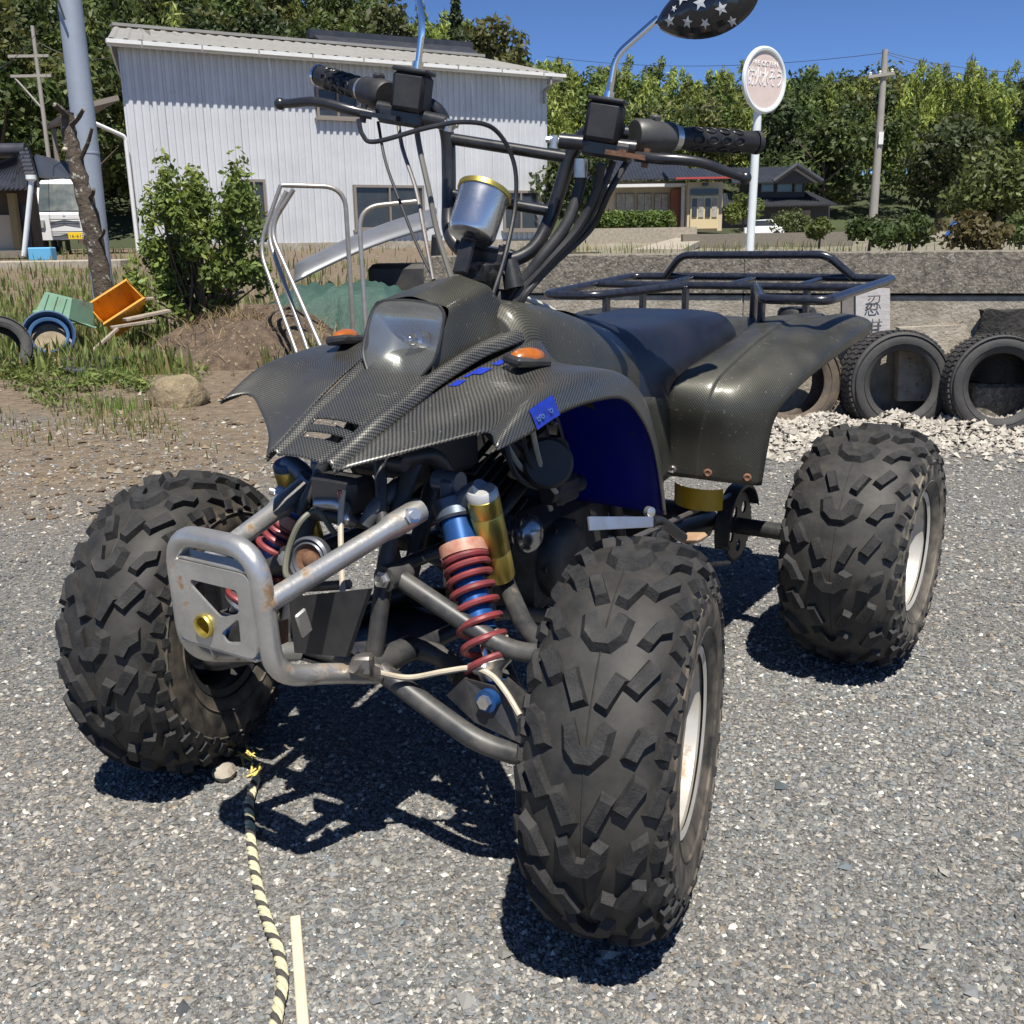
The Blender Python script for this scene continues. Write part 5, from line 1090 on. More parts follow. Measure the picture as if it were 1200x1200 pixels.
# ---- frame
def ft(name, pts, r_=.0145, f=.05): b = MB(); b.tube(fillet(pts, f), r_, n=12); return b.build(name, mFRAME, ATV)
for s in (1, -1):
    ft('frame_tube', [(s*.095, -.06, .345), (s*.1, .3, .33), (s*.13, .5, .255), (s*.13, .85, .25), (s*.12, 1.05, .33)])
    ft('frame_tube', [(s*.095, -.045, .35), (s*.09, .02, .56), (s*.075, .16, .72), (s*.05, .34, .78)])
    ft('frame_tube', [(s*.10, .27, .335), (s*.105, .22, .52), (s*.10, .13, .66), (s*.085, .05, .66)])
    ft('frame_tube', [(s*.09, .0, .49), (s*.1, .27, .49), (s*.11, .45, .60)], .012)
    ft('frame_tube', [(s*.05, .34, .78), (s*.10, .60, .70), (s*.13, .95, .66), (s*.14, 1.55, .72)])
    ft('frame_tube', [(s*.12, .66, .68), (s*.13, .70, .45), (s*.13, .76, .26)])
    ft('frame_tube', [(s*.13, .95, .66), (s*.13, .9, .4), (s*.13, .85, .25)])
    ft('frame_tube', [(s*.04, .06, .70), (s*.09, .0, .56)], .010)
    ft('foot_bar', [(s*.13, .56, .29), (s*.29, .57, .30), (s*.30, .66, .30), (s*.2, .76, .30)], .012)
    b = MB()
    for k in range(5): b.rbox((s*(.17+.03*k), .60, .315), (.012, .05, .012), .003)
    b.rbox((s*.235, .60, .308), (.15, .045, .008), .002); b.build('foot_peg', mSTEEL, ATV)
for (y, z) in ((-.05, .35), (.02, .56), (.26, .335), (.16, .71), (.5, .26), (.85, .26), (.05, .655)):
    b = MB(); b.cyl((-.1, y, z), (.1, y, z), .012, n=12); b.build('frame_crosstube', mFRAME, ATV)
b = MB(); b.add([(-.1, -.06, .335), (.1, -.06, .335), (.1, .28, .318), (-.1, .28, .318)], [(0, 1, 2, 3)]); b.build('skid_plate', mFRAME, ATV, 0, solid=.004)
b = MB(); b.rbox((0, .2, .655), (.17, .16, .10), .012); b.build('battery_box', mBLKPL, ATV)
b = MB(); b.rbox(((-.02), .03, .60), (.10, .05, .06), .008); b.build('relay_box', mBLKPL, ATV)
ft('steering_column', [(0, .16, .40), (0, .38, .83)], .016)
# ---- engine
mENG = mat('engine_alloy', (.09, .088, .085), .5, .5, var=(20, .8, (.035, .033, .03)), bump=(90, .2)); mENGB = mat('engine_black', (.03, .03, .031), .5, .2, var=(20, .6, (.06, .055, .05)))
b = MB(); b.rbox((0, .56, .38), (.22, .36, .22), .03); b.rbox((0, .62, .46), (.17, .2, .1), .03); b.build('crankcase', mENG, ATV)
for s in (1, -1):
    b = MB(); b.lathe([(.0005, .03), (.055, .03), (.07, .022), (.08, .006), (.082, -.02)], o=(s*.115, .50, .38), axis=(s, 0, 0), n=36)
    for k in range(6): a = k*math.pi/3; b.cyl((s*.118, .50+.075*math.cos(a), .38+.075*math.sin(a)), (s*.13, .50+.075*math.cos(a), .38+.075*math.sin(a)), .007, n=6)
    b.build('engine_cover', mENG, ATV)
cy = np.array((0, -.45, .89)); b = MB()
for k in range(9): b.rbox(np.array((0, .40, .47))+cy*(.022*k-.01), (.15, .12, .006), .002, rx=math.atan2(.45, .89))
b.rbox(np.array((0, .40, .47))+cy*.08, (.10, .085, .2), .01, rx=math.atan2(.45, .89)); b.build('cylinder_fins', mENG, ATV)
b = MB(); b.rbox(np.array((0, .40, .47))+cy*.205, (.14, .12, .05), .012, rx=math.atan2(.45, .89)); b.build('cylinder_head', mENG, ATV)
b = MB(); b.ball((.155, .318, .482), .036, 18, (.75, 1, 1)); b.cyl((.09, .33, .485), (.15, .318, .482), .026, n=18); b.build('pump_dome', mat('satin_alloy', (.38, .39, .4), .22, .9), ATV)
b = MB(); b.cyl((.02, .5, .6), (.13, .47, .6), .03, n=20); b.rbox((.1, .47, .58), (.05, .06, .10), .01); b.cyl((.1, .43, .65), (.1, .46, .60), .024, n=18); b.build('carburettor', mENG, ATV)
b = MB(); b.lathe([(.0005, 0), (.042, 0), (.046, .006), (.046, .06), (.04, .066), (.0005, .066)], o=(.15, .38, .60), axis=(.6, -.7, .2), n=28); b.build('air_filter', mENGB, ATV)
cable('exhaust_pipe', [(-.03, .30, .60), (-.06, .22, .55), (-.13, .24, .46), (-.15, .42, .40), (-.15, .7, .42), (-.16, .95, .50), (-.17, 1.0, .52)], .018, mSTEEL, 12)
for k in range(7):
    r1 = random.Random(k); cable('wiring_loom', [(.06+.02*k, .25+.05*r1.random(), .70), (.12+.01*k, .26+.08*r1.random(), .62-.03*r1.random()), (.10+.015*k, .34+.05*r1.random(), .56+.03*r1.random()), (.14, .42+.05*r1.random(), .50+.06*r1.random())], .0035+.002*r1.random(), mBLKPL if k % 3 else mHOSE, 6)
b = MB(); b.rbox((.16, .42, .545), (.05, .08, .05), .008); b.cyl((.17, .36, .545), (.17, .48, .545), .016, n=14); b.build('oil_cooler', mENGB, ATV)
p0, p1 = L(688, 606, x=.3), L(764, 606, x=.3); p2, p3 = L(764, 618, x=.31), L(690, 622, x=.31)
b = MB(); b.add([p0, p1, p2, p3], [(0, 1, 2, 3)]); b.build('heel_guard', mALU, ATV, 0, solid=.003)
b = MB(); b.tube(catmull([p1+np.array((.0, .0, -.01)), L(775, 612, x=.3), L(800, 630, x=.31)], 5), .011, n=10); b.build('guard_tube', mBLKMT, ATV)
b = MB(); b.lathe([(.011, -.004), (.010, .006), (.006, .008), (.0005, .008)], o=L(761, 600, x=.295), axis=(.9, -.4, .1), n=16); b.build('guard_bolt', mALU, ATV)
pd = empty('brake_pedal', L(812, 630, x=.28), 0, ATV)
b = MB(); b.rbox((0, 0, 0), (.05, .05, .014), .006, ry=-.15); b.build('pedal_pad', mTAN, pd)
b = MB(); b.tube([(0, 0, -.006), (-.03, -.05, -.05), (-.1, -.2, -.06)], .008, n=10); b.build('pedal_arm', mSTEEL, pd)
# ---- rear end
b = MB(); V = []
for i in range(13):
    a = R(-75)+R(150)*i/12
    for z in (.405, .455): V.append((.205+.062*math.sin(a), .985-.055*math.cos(a), z-.06*(.205+.062*math.sin(a))))
b.add(V, [(2*i, 2*i+1, 2*i+3, 2*i+2) for i in range(12)]); b.add([V[2*i] for i in range(13)], [tuple(range(13))]); b.build('airbox_cover', mYELL, ATV, 40)
b = MB(); b.cyl((-.46, 1.223, .283), (.46, 1.223, .283), .021, n=18); b.cyl((-.13, 1.223, .283), (.13, 1.223, .283), .042, n=20); b.build('rear_axle', mFRAME, ATV)
bm_holes = [[(.052*math.cos(a)+.016*math.cos(q), .052*math.sin(a)+.016*math.sin(q)) for q in np.linspace(0, 2*math.pi, 12, endpoint=False)] for a in [k*2*math.pi/5 for k in range(5)]]
sp_out = []
for k in range(36):
    a = 2*math.pi*k/36; sp_out += [(.084*math.cos(a-.05), .084*math.sin(a-.05)), (.092*math.cos(a), .092*math.sin(a)), (.084*math.cos(a+.05), .084*math.sin(a+.05))]
Ms = Matrix.Translation((.205, 1.223, .283)) @ Matrix.Rotation(R(90), 4, 'Y')
plate('rear_sprocket', sp_out, bm_holes, .006, Ms, mFRAME, ATV)
b = MB(); b.lathe([(.1, -.018), (.108, -.016), (.108, .02), (.1, .022)], o=(.205, 1.223, .283), axis=(1, 0, 0), n=32, a0=R(20), a1=R(200)); b.build('chain_guard', mFRAME, ATV, solid=.003)
for s in (1, -1): ft('swing_arm', [(s*.12, .86, .32), (s*.135, 1.18, .29), (s*.13, 1.235, .285)], .024)
b = MB(); b.rbox((0, 1.02, .30), (.24, .08, .04), .01); b.build('swing_arm_bridge', mFRAME, ATV)
b = MB(); b.tube([(.205, .60, .34), (.205, 1.18, .195)], .006, n=6); b.tube([(.205, .60, .40), (.205, 1.2, .372)], .006, n=6); b.build('drive_chain', mSTEEL, ATV)
b = MB(); b.cyl((0, .95, .60), (0, 1.12, .34), .028, n=20); b.build('rear_shock', mRED, ATV)
b = MB(); b.cyl((-.17, 1.0, .50), (-.17, 1.5, .56), .05, n=24); b.build('silencer', mALU, ATV)
# =================================================================== THE YARD'S CLUTTER
mCARTY = mat('old_car_tyre', (.03, .03, .031), .7, var=(14, .7, (.07, .066, .06)), bump=(90, .2)); mCARTYB = mat('muddy_car_tyre', (.05, .045, .04), .8, var=(10, .9, (.16, .12, .08)), bump=(90, .2))
def car_tyre(name, label, c, Rt, W, rim, m, rx=R(0), rz=0., rot=None, group=None, muddy=False):
    """axis along local y; c is its centre"""
    h = W/2; half = [(0, Rt), (.6*h, Rt-.002), (.85*h, Rt-.01), (.97*h, Rt-.03), (1.*h, Rt-.06), (.95*h, rim+.02), (.86*h, rim), (.8*h, rim-.004), (.72*h, rim+.012), (.8*h, rim+.05), (.78*h, Rt-.03), (.3*h, Rt-.018), (0, Rt-.016)]
    pr = [(r_, -w_) for w_, r_ in half[::-1]]+[(r_, w_) for w_, r_ in half[1:]]
    b = MB(); b.lathe(pr, axis=(0, 1, 0), n=64); e = empty(name, c, rot=rot or (rx, 0, rz)); tag(e, label, 'tyre', group); b.build('casing', m, e, 40)
    b = MB(); n = 58
    for k in range(n):
        a = 2*math.pi*k/n
        for (w_, sk) in ((-.62*h, .5), (-.2*h, -.4), (.2*h, .4), (.62*h, -.5)):
            u = np.array((math.cos(a), 0, math.sin(a))); t = np.array((-math.sin(a), 0, math.cos(a))); cc = u*(Rt+.003)+np.array((0, w_, 0)); ln, wd_ = .34*h, .0085
            d1 = np.array((0, ln/2, 0))+t*sk*.012; d2 = t*wd_
            V = [cc-d1-d2, cc+d1-d2, cc+d1+d2, cc-d1+d2]; V += [v-u*.009 for v in V]; b.add(V, [(0, 1, 2, 3), (0, 4, 5, 1), (1, 5, 6, 2), (2, 6, 7, 3), (3, 7, 4, 0)])
    b.build('tread_blocks', m, e, 0); b = None
    for q_ in (rim+.03, rim+.075):
        for s in (-1, 1):
            b = MB(); b.lathe([(q_-.002, s*h*.93), (q_, s*(h*1.0+.0025)), (q_+.002, s*h*.93)], axis=(0, 1, 0), n=48); b.build('sidewall_rib', m, e)
    return e
YT = 5.08
car_tyre('car_tyre', 'brown-edged old tyre leaning by the wall, partly behind the rear fender', at(922, 462, 5.30)*np.array((1, 1, 0))+np.array((0, 0, .245)), .262, .2, .168, mCARTYB, R(-5), R(6), group='tyres along the wall')
car_tyre('car_tyre', 'black tyre standing between two others along the wall', at(1046, 460, 5.21)*np.array((1, 1, 0))+np.array((0, 0, .247)), .262, .225, .165, mCARTY, R(-6), R(3), group='tyres along the wall')
car_tyre('car_tyre', 'black tyre at the right edge of the picture, last along the wall', at(1163, 460, 5.08)*np.array((1, 1, 0))+np.array((0, 0, .243)), .255, .225, .163, mCARTY, R(-7), R(-2), group='tyres along the wall')
c = at(2, 415, 8.2); car_tyre('car_tyre', 'dark tyre at the left edge of the picture beside the blue basin', (c[0]-.02, 8.2, .20), .25, .17, .16, mCARTY, R(-25), R(35))
# boards and slabs leaning on the wall
mGREYW = mat('weathered_board', (.42, .40, .39), .85, var=(8, .5, (.3, .29, .28)), bump=(40, .3)); mINK = mat('brushed_ink', (.1, .1, .105), .8)
YW = 5.49
def slab(name, label, cat, p, Y, th, m, lean=.08):
    o = at((p[0][0]+p[2][0])/2, p[2][1], Y); e = empty(name, o); tag(e, label, cat); P = [at(x, y, Y+lean*(1-(y-p[0][1])/(p[2][1]-p[0][1])))-o for x, y in p]; Q = [q_+np.array((0, th, 0)) for q_ in P]
    b = MB(); n = len(P); b.add(P+Q, [tuple(range(n)), tuple(range(2*n-1, n-1, -1))]+[(k, (k+1) % n, n+(k+1) % n, n+k) for k in range(n)]); b.build('slab' if cat != 'board' else 'board_face', m, e, 0); return e, o
e, o_ = slab('lettered_board', 'grey weathered board with brushed characters leaning on the wall', 'board', [(1003, 339), (1043, 338), (1043, 395), (1003, 396)], YW-.14, .025, mGREYW, .02)
def Mface(px, py, Y): return Matrix.Translation(Vector(at(px, py, Y)-o_)) @ Matrix.Rotation(R(-1), 4, 'Y') @ Matrix.Rotation(R(90), 4, 'X')
text_mesh('brushed_character', '忍', .085, mINK, .001, Mface(1024, 356, YW-.145), e); text_mesh('brushed_character', '甘', .075, mINK, .001, Mface(1026, 383, YW-.145), e)
slab('dark_board', 'narrow brown-grey board standing left of the lettered board', 'board', [(987, 344), (1002, 343), (1002, 392), (987, 392)], YW-.12, .03, mat('brown_board', (.17, .155, .145), .9, var=(20, .5)), .02)
slab('concrete_slab', 'pale square concrete slab standing behind the tyres', 'slab', [(1054, 384), (1140, 380), (1142, 470), (1052, 470)], YW-.225, .05, mCONC2, .04)
bs = at(1172, 420, 5.24); b = MB(); rg = np.random.default_rng(4)
V, F = [], []
for i in range(9):
    for k in range(18):
        a = 2*math.pi*k/18; r_ = (.14+.02*math.sin(3*a)+.025*rg.random())*(1-.03*i); V.append((r_*math.cos(a), .6*r_*math.sin(a), .045*i+.012*rg.random()))
for i in range(8):
    for k in range(18): F.append((i*18+k, i*18+(k+1) % 18, (i+1)*18+(k+1) % 18, (i+1)*18+k))
F.append(tuple(8*18+k for k in range(18))); b.add(V, F); tag(b.build('charred_stump', mat('charred_wood', (.02, .019, .018), .9, var=(18, .6, (.06, .055, .05)), bump=(30, 1.)), None, 30), 'blackened stump by the wall at the right edge above the last tyre', 'stump').location = (bs[0], bs[1]-.02, .24)
b = MB(); b.rbox((bs[0]+.02, bs[1], .12), (.36, .2, .24), .02); tag(b.build('stump_block', mCONC, None, 30, loc=(bs[0]+.02, bs[1], 0)), 'rough concrete block under the blackened stump', 'block')
# ------------------------------------------------------------------ dead trunk and the rubbish round the pole
mLICH = mat('lichen_bark', (.11, .085, .06), .95, var=(7, .8, (.045, .035, .03)), bump=(22, 1.), dirt=(13, .57, (.46, .45, .38)))
t0 = at(124, 372, 11.6); tr = empty('dead_trunk', t0); tag(tr, 'broken lichen-spotted dead trunk leaning in front of the steel pole', 'trunk')
P = [at(x, y, 11.6)-t0 for x, y in ((126, 385), (122, 345), (112, 290), (104, 250), (95, 215), (86, 180), (80, 150), (78, 132))]; P = catmull(P, 5); rg = np.random.default_rng(3)
b = MB(); b.tube(P, [(.115-.045*i/len(P))*(.88+.24*rg.random()) for i in range(len(P))], n=12); b.build('trunk', mLICH, tr, 50)
for (pa, pb_, r_) in (((80, 140), (64, 122), .05), ((80, 150), (98, 128), .035), ((92, 190), (108, 150), .03), ((102, 235), (110, 222), .03), ((112, 285), (123, 268), .025)):
    b = MB(); b.tube(catmull([at(*pa, 11.6)-t0, (at(*pa, 11.5)+at(*pb_, 11.5))/2-t0+np.array((.02, 0, 0)), at(*pb_, 11.4)-t0], 3), [r_, r_*.9, r_*.8, r_*.75, r_*.7, r_*.6, r_*.55], n=7); b.build('branch_stub', mLICH, tr, 50)
b = MB(); b.ball(at(78, 175, 11.55)-t0, .04, 10, (1.2, .8, .7)); b.build('bracket_fungus', mat('pale_fungus', (.5, .42, .34), .9), tr)
def crate(name, label, m, c, size, rot, flare=.86, th=.012, cat='crate'):
    """open-topped plastic crate: floor, four walls, rim, ribs"""
    e = empty(name, c, rot=rot); tag(e, label, cat); lx, ly, h = size; b = MB()
    bot = [(-lx*flare, -ly*flare), (lx*flare, -ly*flare), (lx*flare, ly*flare), (-lx*flare, ly*flare)]; top = [(-lx, -ly), (lx, -ly), (lx, ly), (-lx, ly)]
    V = [(x/2, y/2, 0) for x, y in bot]+[(x/2, y/2, h) for x, y in top]; b.add(V, [(0, 1, 2, 3)]+[(k, (k+1) % 4, 4+(k+1) % 4, 4+k) for k in range(4)]); o = b.build('crate_body', m, e, 0, solid=th)
    b = MB(); b.tube([(x/2*1.02, y/2*1.02, h) for x, y in top], .02, n=8, closed=True); b.build('rim', m, e)
    for s in (-1, 1):
        for t in (-.3, 0, .3):
            b = MB(); b.box((lx*t*.9, s*ly/2*(1+flare)/2, h*.5), (.018, .03, h*.86), rx=s*-math.atan2(ly*(1-flare)/2, h)); b.build('rib', m, e, 0)
    return e
mGRN = mat('green_plastic', (.2, .34, .235), .55, var=(6, .6, (.14, .24, .16)), dirt=(9, .6, (.2, .18, .12))); mYEL = mat('orange_plastic', (.62, .29, .02), .5, var=(5, .6, (.45, .18, .015)), dirt=(8, .6, (.3, .2, .1))); mBLU = mat('blue_rubber', (.03, .075, .17), .45, var=(9, .5, (.05, .07, .1)))
gc = at(80, 362, 9.6); crate('upturned_crate', 'pale green plastic tub lying upside down on the blue basin', mGRN, gc+np.array((.02, 0, .10)), (.40, .31, .20), (R(180-14), R(10), R(-24)), .82)
yc = at(143, 378, 10.0); crate('orange_crate', 'orange plastic crate tipped on its side beside the green tub', mYEL, yc+np.array((.02, .05, .03)), (.44, .30, .25), (R(38), R(-30), R(30)), .85)
bc = at(57, 392, 9.0); bl = empty('blue_basin', bc, rot=(R(62), R(0), R(22))); tag(bl, 'round dark blue basin with a double rim tipped towards the yard', 'basin')
b = MB(); b.lathe([(.19, -.15), (.20, -.02), (.215, .0), (.22, .015), (.205, .022), (.195, .005), (.18, -.14), (.0005, -.145)], n=40); b.build('basin_shell', mBLU, bl)
b = MB(); b.lathe([(.15, -.06), (.16, -.02), (.168, -.015), (.16, -.008), (.14, -.02)], n=36); b.build('inner_ring', mat('blue_ring', (.05, .12, .24), .4), bl)
b = MB(); b.lathe([(.14, -.10), (.0005, -.11)], n=30); b.build('basin_floor', mat('basin_mud', (.3, .24, .16), .9, var=(20, .6)), bl)
mPLANK = mat('grey_plank', (.34, .29, .23), .85, var=(9, .6, (.2, .16, .12)), bump=(30, .4))
for i, (a_, b_, wd_, Y, lab) in enumerate((((146, 375), (198, 364), .12, 9.7, 'broad grey plank lying right of the orange crate'), ((130, 384), (182, 376), .05, 9.5, 'pale batten under the broad plank by the orange crate'), ((160, 352), (212, 345), .10, 10.3, 'weathered board lying behind the orange crate'), ((108, 412), (138, 385), .035, 9.2, 'thin stick propped below the orange crate'), ((250, 350), (285, 342), .06, 10.6, 'bare board end showing under the leafy bush'))):
    p, q_ = at(*a_, Y), at(*b_, Y+.25); d = q_-p; L_ = np.linalg.norm(d); e = empty('plank', (p+q_)/2); tag(e, lab, 'plank', 'loose planks in the heap'); Mx = Vector(d).to_track_quat('X', 'Z').to_matrix(); b = MB(); b.rbox((0, 0, 0), (L_, wd_, .028), .004, M=Mx); b.build('plank_body', mPLANK, e, 20)
mt = gnd(115, 430, .03); b = MB(); b.add([np.array((.27*math.cos(a)*(1+.12*math.sin(3*a)), .42*math.sin(a)*(1+.1*math.cos(2*a)), .05+.03*math.cos(2*a))) for a in np.linspace(0, 2*math.pi, 22, endpoint=False)], [tuple(range(22))]); tag(b.build('rubber_mat', mat('dark_mat', (.06, .065, .075), .55, var=(10, .5)), None, 0, solid=.015), 'dark rubber sheet lying in the grass below the orange crate', 'mat').location = mt
def rock(name, label, c, size, m, seed, cat='rock', group=None, sub=3):
    bm = bmesh.new(); bmesh.ops.create_icosphere(bm, subdivisions=sub, radius=1); rg = np.random.default_rng(seed); dirs = rg.normal(size=(16, 3)); dirs /= np.linalg.norm(dirs, axis=1)[:, None]; off = .72+.25*rg.random(16)
    for v in bm.verts:
        p = np.array(v.co); s = 1.
        for d, o in zip(dirs, off): s = min(s, o/max(1e-3, p@d)) if p@d > 0 else s
        v.co = Vector(p*s*np.array(size))
    me = bpy.data.meshes.new(name); bm.to_mesh(me); bm.free(); me.materials.append(m); me.shade_smooth(); me.set_sharp_from_angle(angle=R(28)); o = bpy.data.objects.new(name, me); COL.objects.link(o); o.location = c; o.rotation_euler = (0, 0, seed); tag(o, label, cat, group); return o
mROCK = mat('tan_rock', (.27, .215, .13), .95, var=(9, .9, (.12, .09, .055)), bump=(16, 1.), dirt=(24, .58, (.33, .28, .19)))
rc = gnd(205, 475); rock('boulder', 'rounded tan boulder at the foot of the earth heap', (rc[0]+.02, rc[1]+.05, .03), (.2, .19, .19), mROCK, 2)
for i, (px, py, s, lab) in enumerate(((72, 432, .09, 'broken pale concrete lump below the blue basin'), (88, 440, .06, 'small pale stone right of the concrete lump'), (185, 560, .03, 'white pebble on the bare earth'), (162, 552, .022, 'small tan pebble beside the white one'), (263, 912, .03, 'flat pale stone lying by the front tyre'))):
    c = gnd(px, py); rock('loose_stone', lab, (c[0], c[1], s*.45), (s, s*.8, s*.6), mCONC2, 10+i, 'stone', 'loose stones on the ground', 2)
# ------------------------------------------------------------------ earth heap with dead grass
hc = gnd(262, 432); mEARTH = mat('dry_earth', (.14, .10, .065), .95, var=(9, .9, (.045, .032, .022)), bump=(14, 1.), dirt=(28, .58, (.3, .235, .155)))
n = 46; X, Y_ = np.meshgrid(np.linspace(-1, 1, n), np.linspace(-1, 1, n)); r2 = X**2+Y_**2; rg = np.random.default_rng(8); bump_ = sum(.5**k*np.sin(X*(5*2**k)+k*1.7+Y_*3)*np.cos(Y_*(4.3*2**k)-k) for k in range(4))
Z = np.maximum(.0, (1-r2))**.8*(.40+.09*bump_)+.03*rg.random((n, n))*(r2 < .95)-.03; V = np.stack([X*.95, Y_*1.05, Z], -1).reshape(-1, 3); F = [(j*n+i, j*n+i+1, (j+1)*n+i+1, (j+1)*n+i) for j in range(n-1) for i in range(n-1)]
hp = np_mesh('earth_heap', V, F, mEARTH, smooth=False); hp.location = (hc[0]+.05, hc[1]+.9, 0); tag(hp, 'heap of dry earth and roots under the leafy bush', 'heap')
# ------------------------------------------------------------------ leafy bush
b0 = at(236, 392, 10.4); bu = empty('leafy_bush', b0); tag(bu, 'bright green leafy bush growing out of the heap before the shed', 'bush'); rg = np.random.default_rng(12); C = []; Q = []
ST = MB()
for i in range(72):
    a = rg.random()*6.28; t = rg.random(); px = 234+rg.uniform(-92, 92)*(1-.42*t); py = 370-165*(t**.8)*rg.uniform(.75, 1.02)
    p = at(px, py, 10.4+rg.uniform(-.5, .5))-b0; C.append(p); s = rg.uniform(.09, .19); Q.append((s, s, s*1.1)); mid = p*.5+np.array((rg.uniform(-.1, .1), rg.uniform(-.1, .1), .05)); ST.tube(catmull([np.array((rg.uniform(-.2, .2), rg.uniform(-.1, .1), -.05)), mid, p], 3), [.016, .015, .013, .011, .009, .007, .005], n=5)
V1, F1, C1 = leaves(np.array(C), np.array(Q), 9500, .034, (.115, .165, .04), asp=2.1, shell=.15, seed=13); 
tips = np.array([c+np.array((0, 0, .2)) for c in C]); V2, F2, C2 = leaves(tips, np.array(Q)*.55, 1900, .032, (.16, .21, .05), asp=2.2, shell=.1, seed=14)
V, F, Cc = merge([(V1, F1, C1), (V2, F2, C2)]); np_mesh('foliage', V, F, mLEAF, Cc, parent=bu); ST.build('stems', mBARK, bu)
# ------------------------------------------------------------------ bent steel pipes
mPIPE = mat('bare_steel_pipe', (.46, .44, .40), .42, .7, var=(12, .7, (.28, .24, .2)), dirt=(20, .62, (.22, .15, .09)))
def pipe(label, pts, Y, r_=.019):
    P = [at(x, y, Y+dy) for x, y, dy in pts]; o = P[-1].copy(); b = MB(); b.tube(fillet([p-o for p in P], .18, 8), r_, n=12); e = tag(b.build('bent_pipe', mPIPE, None), label, 'pipe', 'bent steel pipes'); e.location = o
pipe('bent steel pipe with its arm to the left, standing before the green tarpaulin', [(331, 217, .0), (404, 219, .1), (416, 420, .15)], 8.6)
pipe('bent steel pipe with its arm to the right, standing before the green tarpaulin', [(488, 236, .2), (420, 243, .1), (431, 420, .0)], 8.5)
pipe('bent steel pipe leaning left of the tarpaulin, rightmost of three', [(344, 222, .0), (315, 268, .05), (384, 425, -.5)], 8.3)
pipe('bent steel pipe leaning left of the tarpaulin, middle of three', [(336, 224, .2), (312, 272, .2), (366, 425, -.3)], 8.3)
pipe('bent steel pipe leaning left of the tarpaulin, leftmost of three', [(329, 217, .3), (303, 290, .3), (352, 425, -.2)], 8.3, .017)
# ------------------------------------------------------------------ tarpaulin heap, panel and scrap behind it
mTARP = mat('green_tarp', (.032, .078, .06), .65, var=(3, .7, (.018, .045, .036)), bump=(5, .5)); n = 60; X, Y_ = np.meshgrid(np.linspace(-1, 1, n), np.linspace(0, 1, n))
tc_ = at(395, 420, 9.6); fold = .05*np.sin(X*17+2*np.sin(Y_*4))+.03*np.sin(X*41+Y_*9)+.025*np.sin(X*9-Y_*13); prof = (1-np.abs(X)**3.2)
Zt = .56*prof*sstep(0, .55, Y_)+fold*.6*prof+.0; V = np.stack([X*1.05, Y_*1.3-.35+fold, Zt], -1).reshape(-1, 3); F = [(j*n+i, j*n+i+1, (j+1)*n+i+1, (j+1)*n+i) for j in range(n-1) for i in range(n-1)]
tp = np_mesh('tarpaulin', V, F, mTARP, smooth=True); tp.location = (tc_[0], 9.6, float(ground_z(tc_[0], 9.6))-.02); tag(tp, 'crumpled green tarpaulin thrown over a heap behind the quad bike', 'tarpaulin')
t2 = at(310, 385, 9.4); V2 = V*np.array((.42, .5, .62)); tp2 = np_mesh('tarpaulin', V2, F, mat('frayed_tarp', (.07, .14, .11), .7, var=(6, .6, (.035, .06, .05)), bump=(12, .8)), smooth=True); tp2.location = (t2[0], 9.4, .0); tag(tp2, 'smaller frayed green tarpaulin beside the leaning pipes', 'tarpaulin')
mPANEL = mat('silver_panel', (.28, .29, .30), .38, .5, var=(4, .6, (.14, .14, .14))); a_, b_, c_, d_ = at(345, 332, 10.2), at(512, 266, 11.2), at(512, 250, 12.6), at(350, 316, 11.4); rows = []
for t in np.linspace(0, 1, 12): p, q_ = a_+(b_-a_)*t, d_+(c_-d_)*t; rows.append([p+(q_-p)*s+np.array((0, 0, .10*math.sin(math.pi*s)+.05*math.sin(math.pi*t))) for s in np.linspace(0, 1, 6)])
b = MB(); b.grid(np.array(rows)-a_); e = b.build('metal_panel', mPANEL, None, 60, solid=.025); e.location = a_; tag(e, 'long silver metal panel lying aslant on top of the tarpaulin heap', 'panel')
sc = at(478, 312, 11.4); se_ = empty('scrap_frame', (sc[0], sc[1], float(ground_z(sc[0], sc[1])))); tag(se_, 'dark scrap machine standing under the silver panel', 'machine'); b = MB(); b.rbox((0, 0, .42), (.8, .6, .5), .05); b.build('machine_body', mat('dark_scrap', (.025, .025, .027), .6, var=(9, .6, (.07, .06, .05))), se_)
for k in (-1, 1): b = MB(); b.lathe([(.05, -.06), (.15, -.06), (.17, -.03), (.17, .03), (.15, .06), (.05, .06)], o=(k*.28, -.36, .2), axis=(0, 1, 0), n=24); b.build('machine_wheel', mTILE, se_)
b = MB(); b.tube([(.3, -.1, .6), (.34, -.2, .95)], .06, n=10); b.build('machine_post', mTILE, se_)
# ------------------------------------------------------------------ old tiled house and small van at the left
mOLDW = mat('old_boards', (.11, .08, .055), .85, var=(3, .6, (.05, .04, .03))); YO = 24.; oO = at(20, 300, YO); oO[2] = .62; oh_ = empty('old_tiled_house', oO); tag(oh_, 'old timber house with a glossy dark tiled roof at the left edge', 'house')
ob = lambda name, rect, dep, m, off=0.: hb_(name, rect, dep, m, off, oh_, YO, oO)
ob('wall', (-90, 218, 27, 302), .5, mOLDW, .4); ob('pale_wall_panel', (-60, 252, 8, 296), .06, mCREAM, .3); ob('post', (9, 226, 17, 302), .18, mat('yellow_post', (.3, .22, .1), .8), .15); ob('doorway', (19, 240, 27, 300), .05, mTILE, .33); ob('sill_beam', (-60, 294, 28, 303), .4, mCONC, .0)
roof(oO, YO-.5, -100, 40, 221, 182, 2.6, 'roof', oh_, ribs=24, th=.12, hip=1.45); 
b = MB(); p, q_ = at(-100, 178, YO+2.1)-oO, at(31, 176, YO+2.1)-oO; b.tube([p, q_], .17, n=10); b.build('roof_ridge', mTILE, oh_)
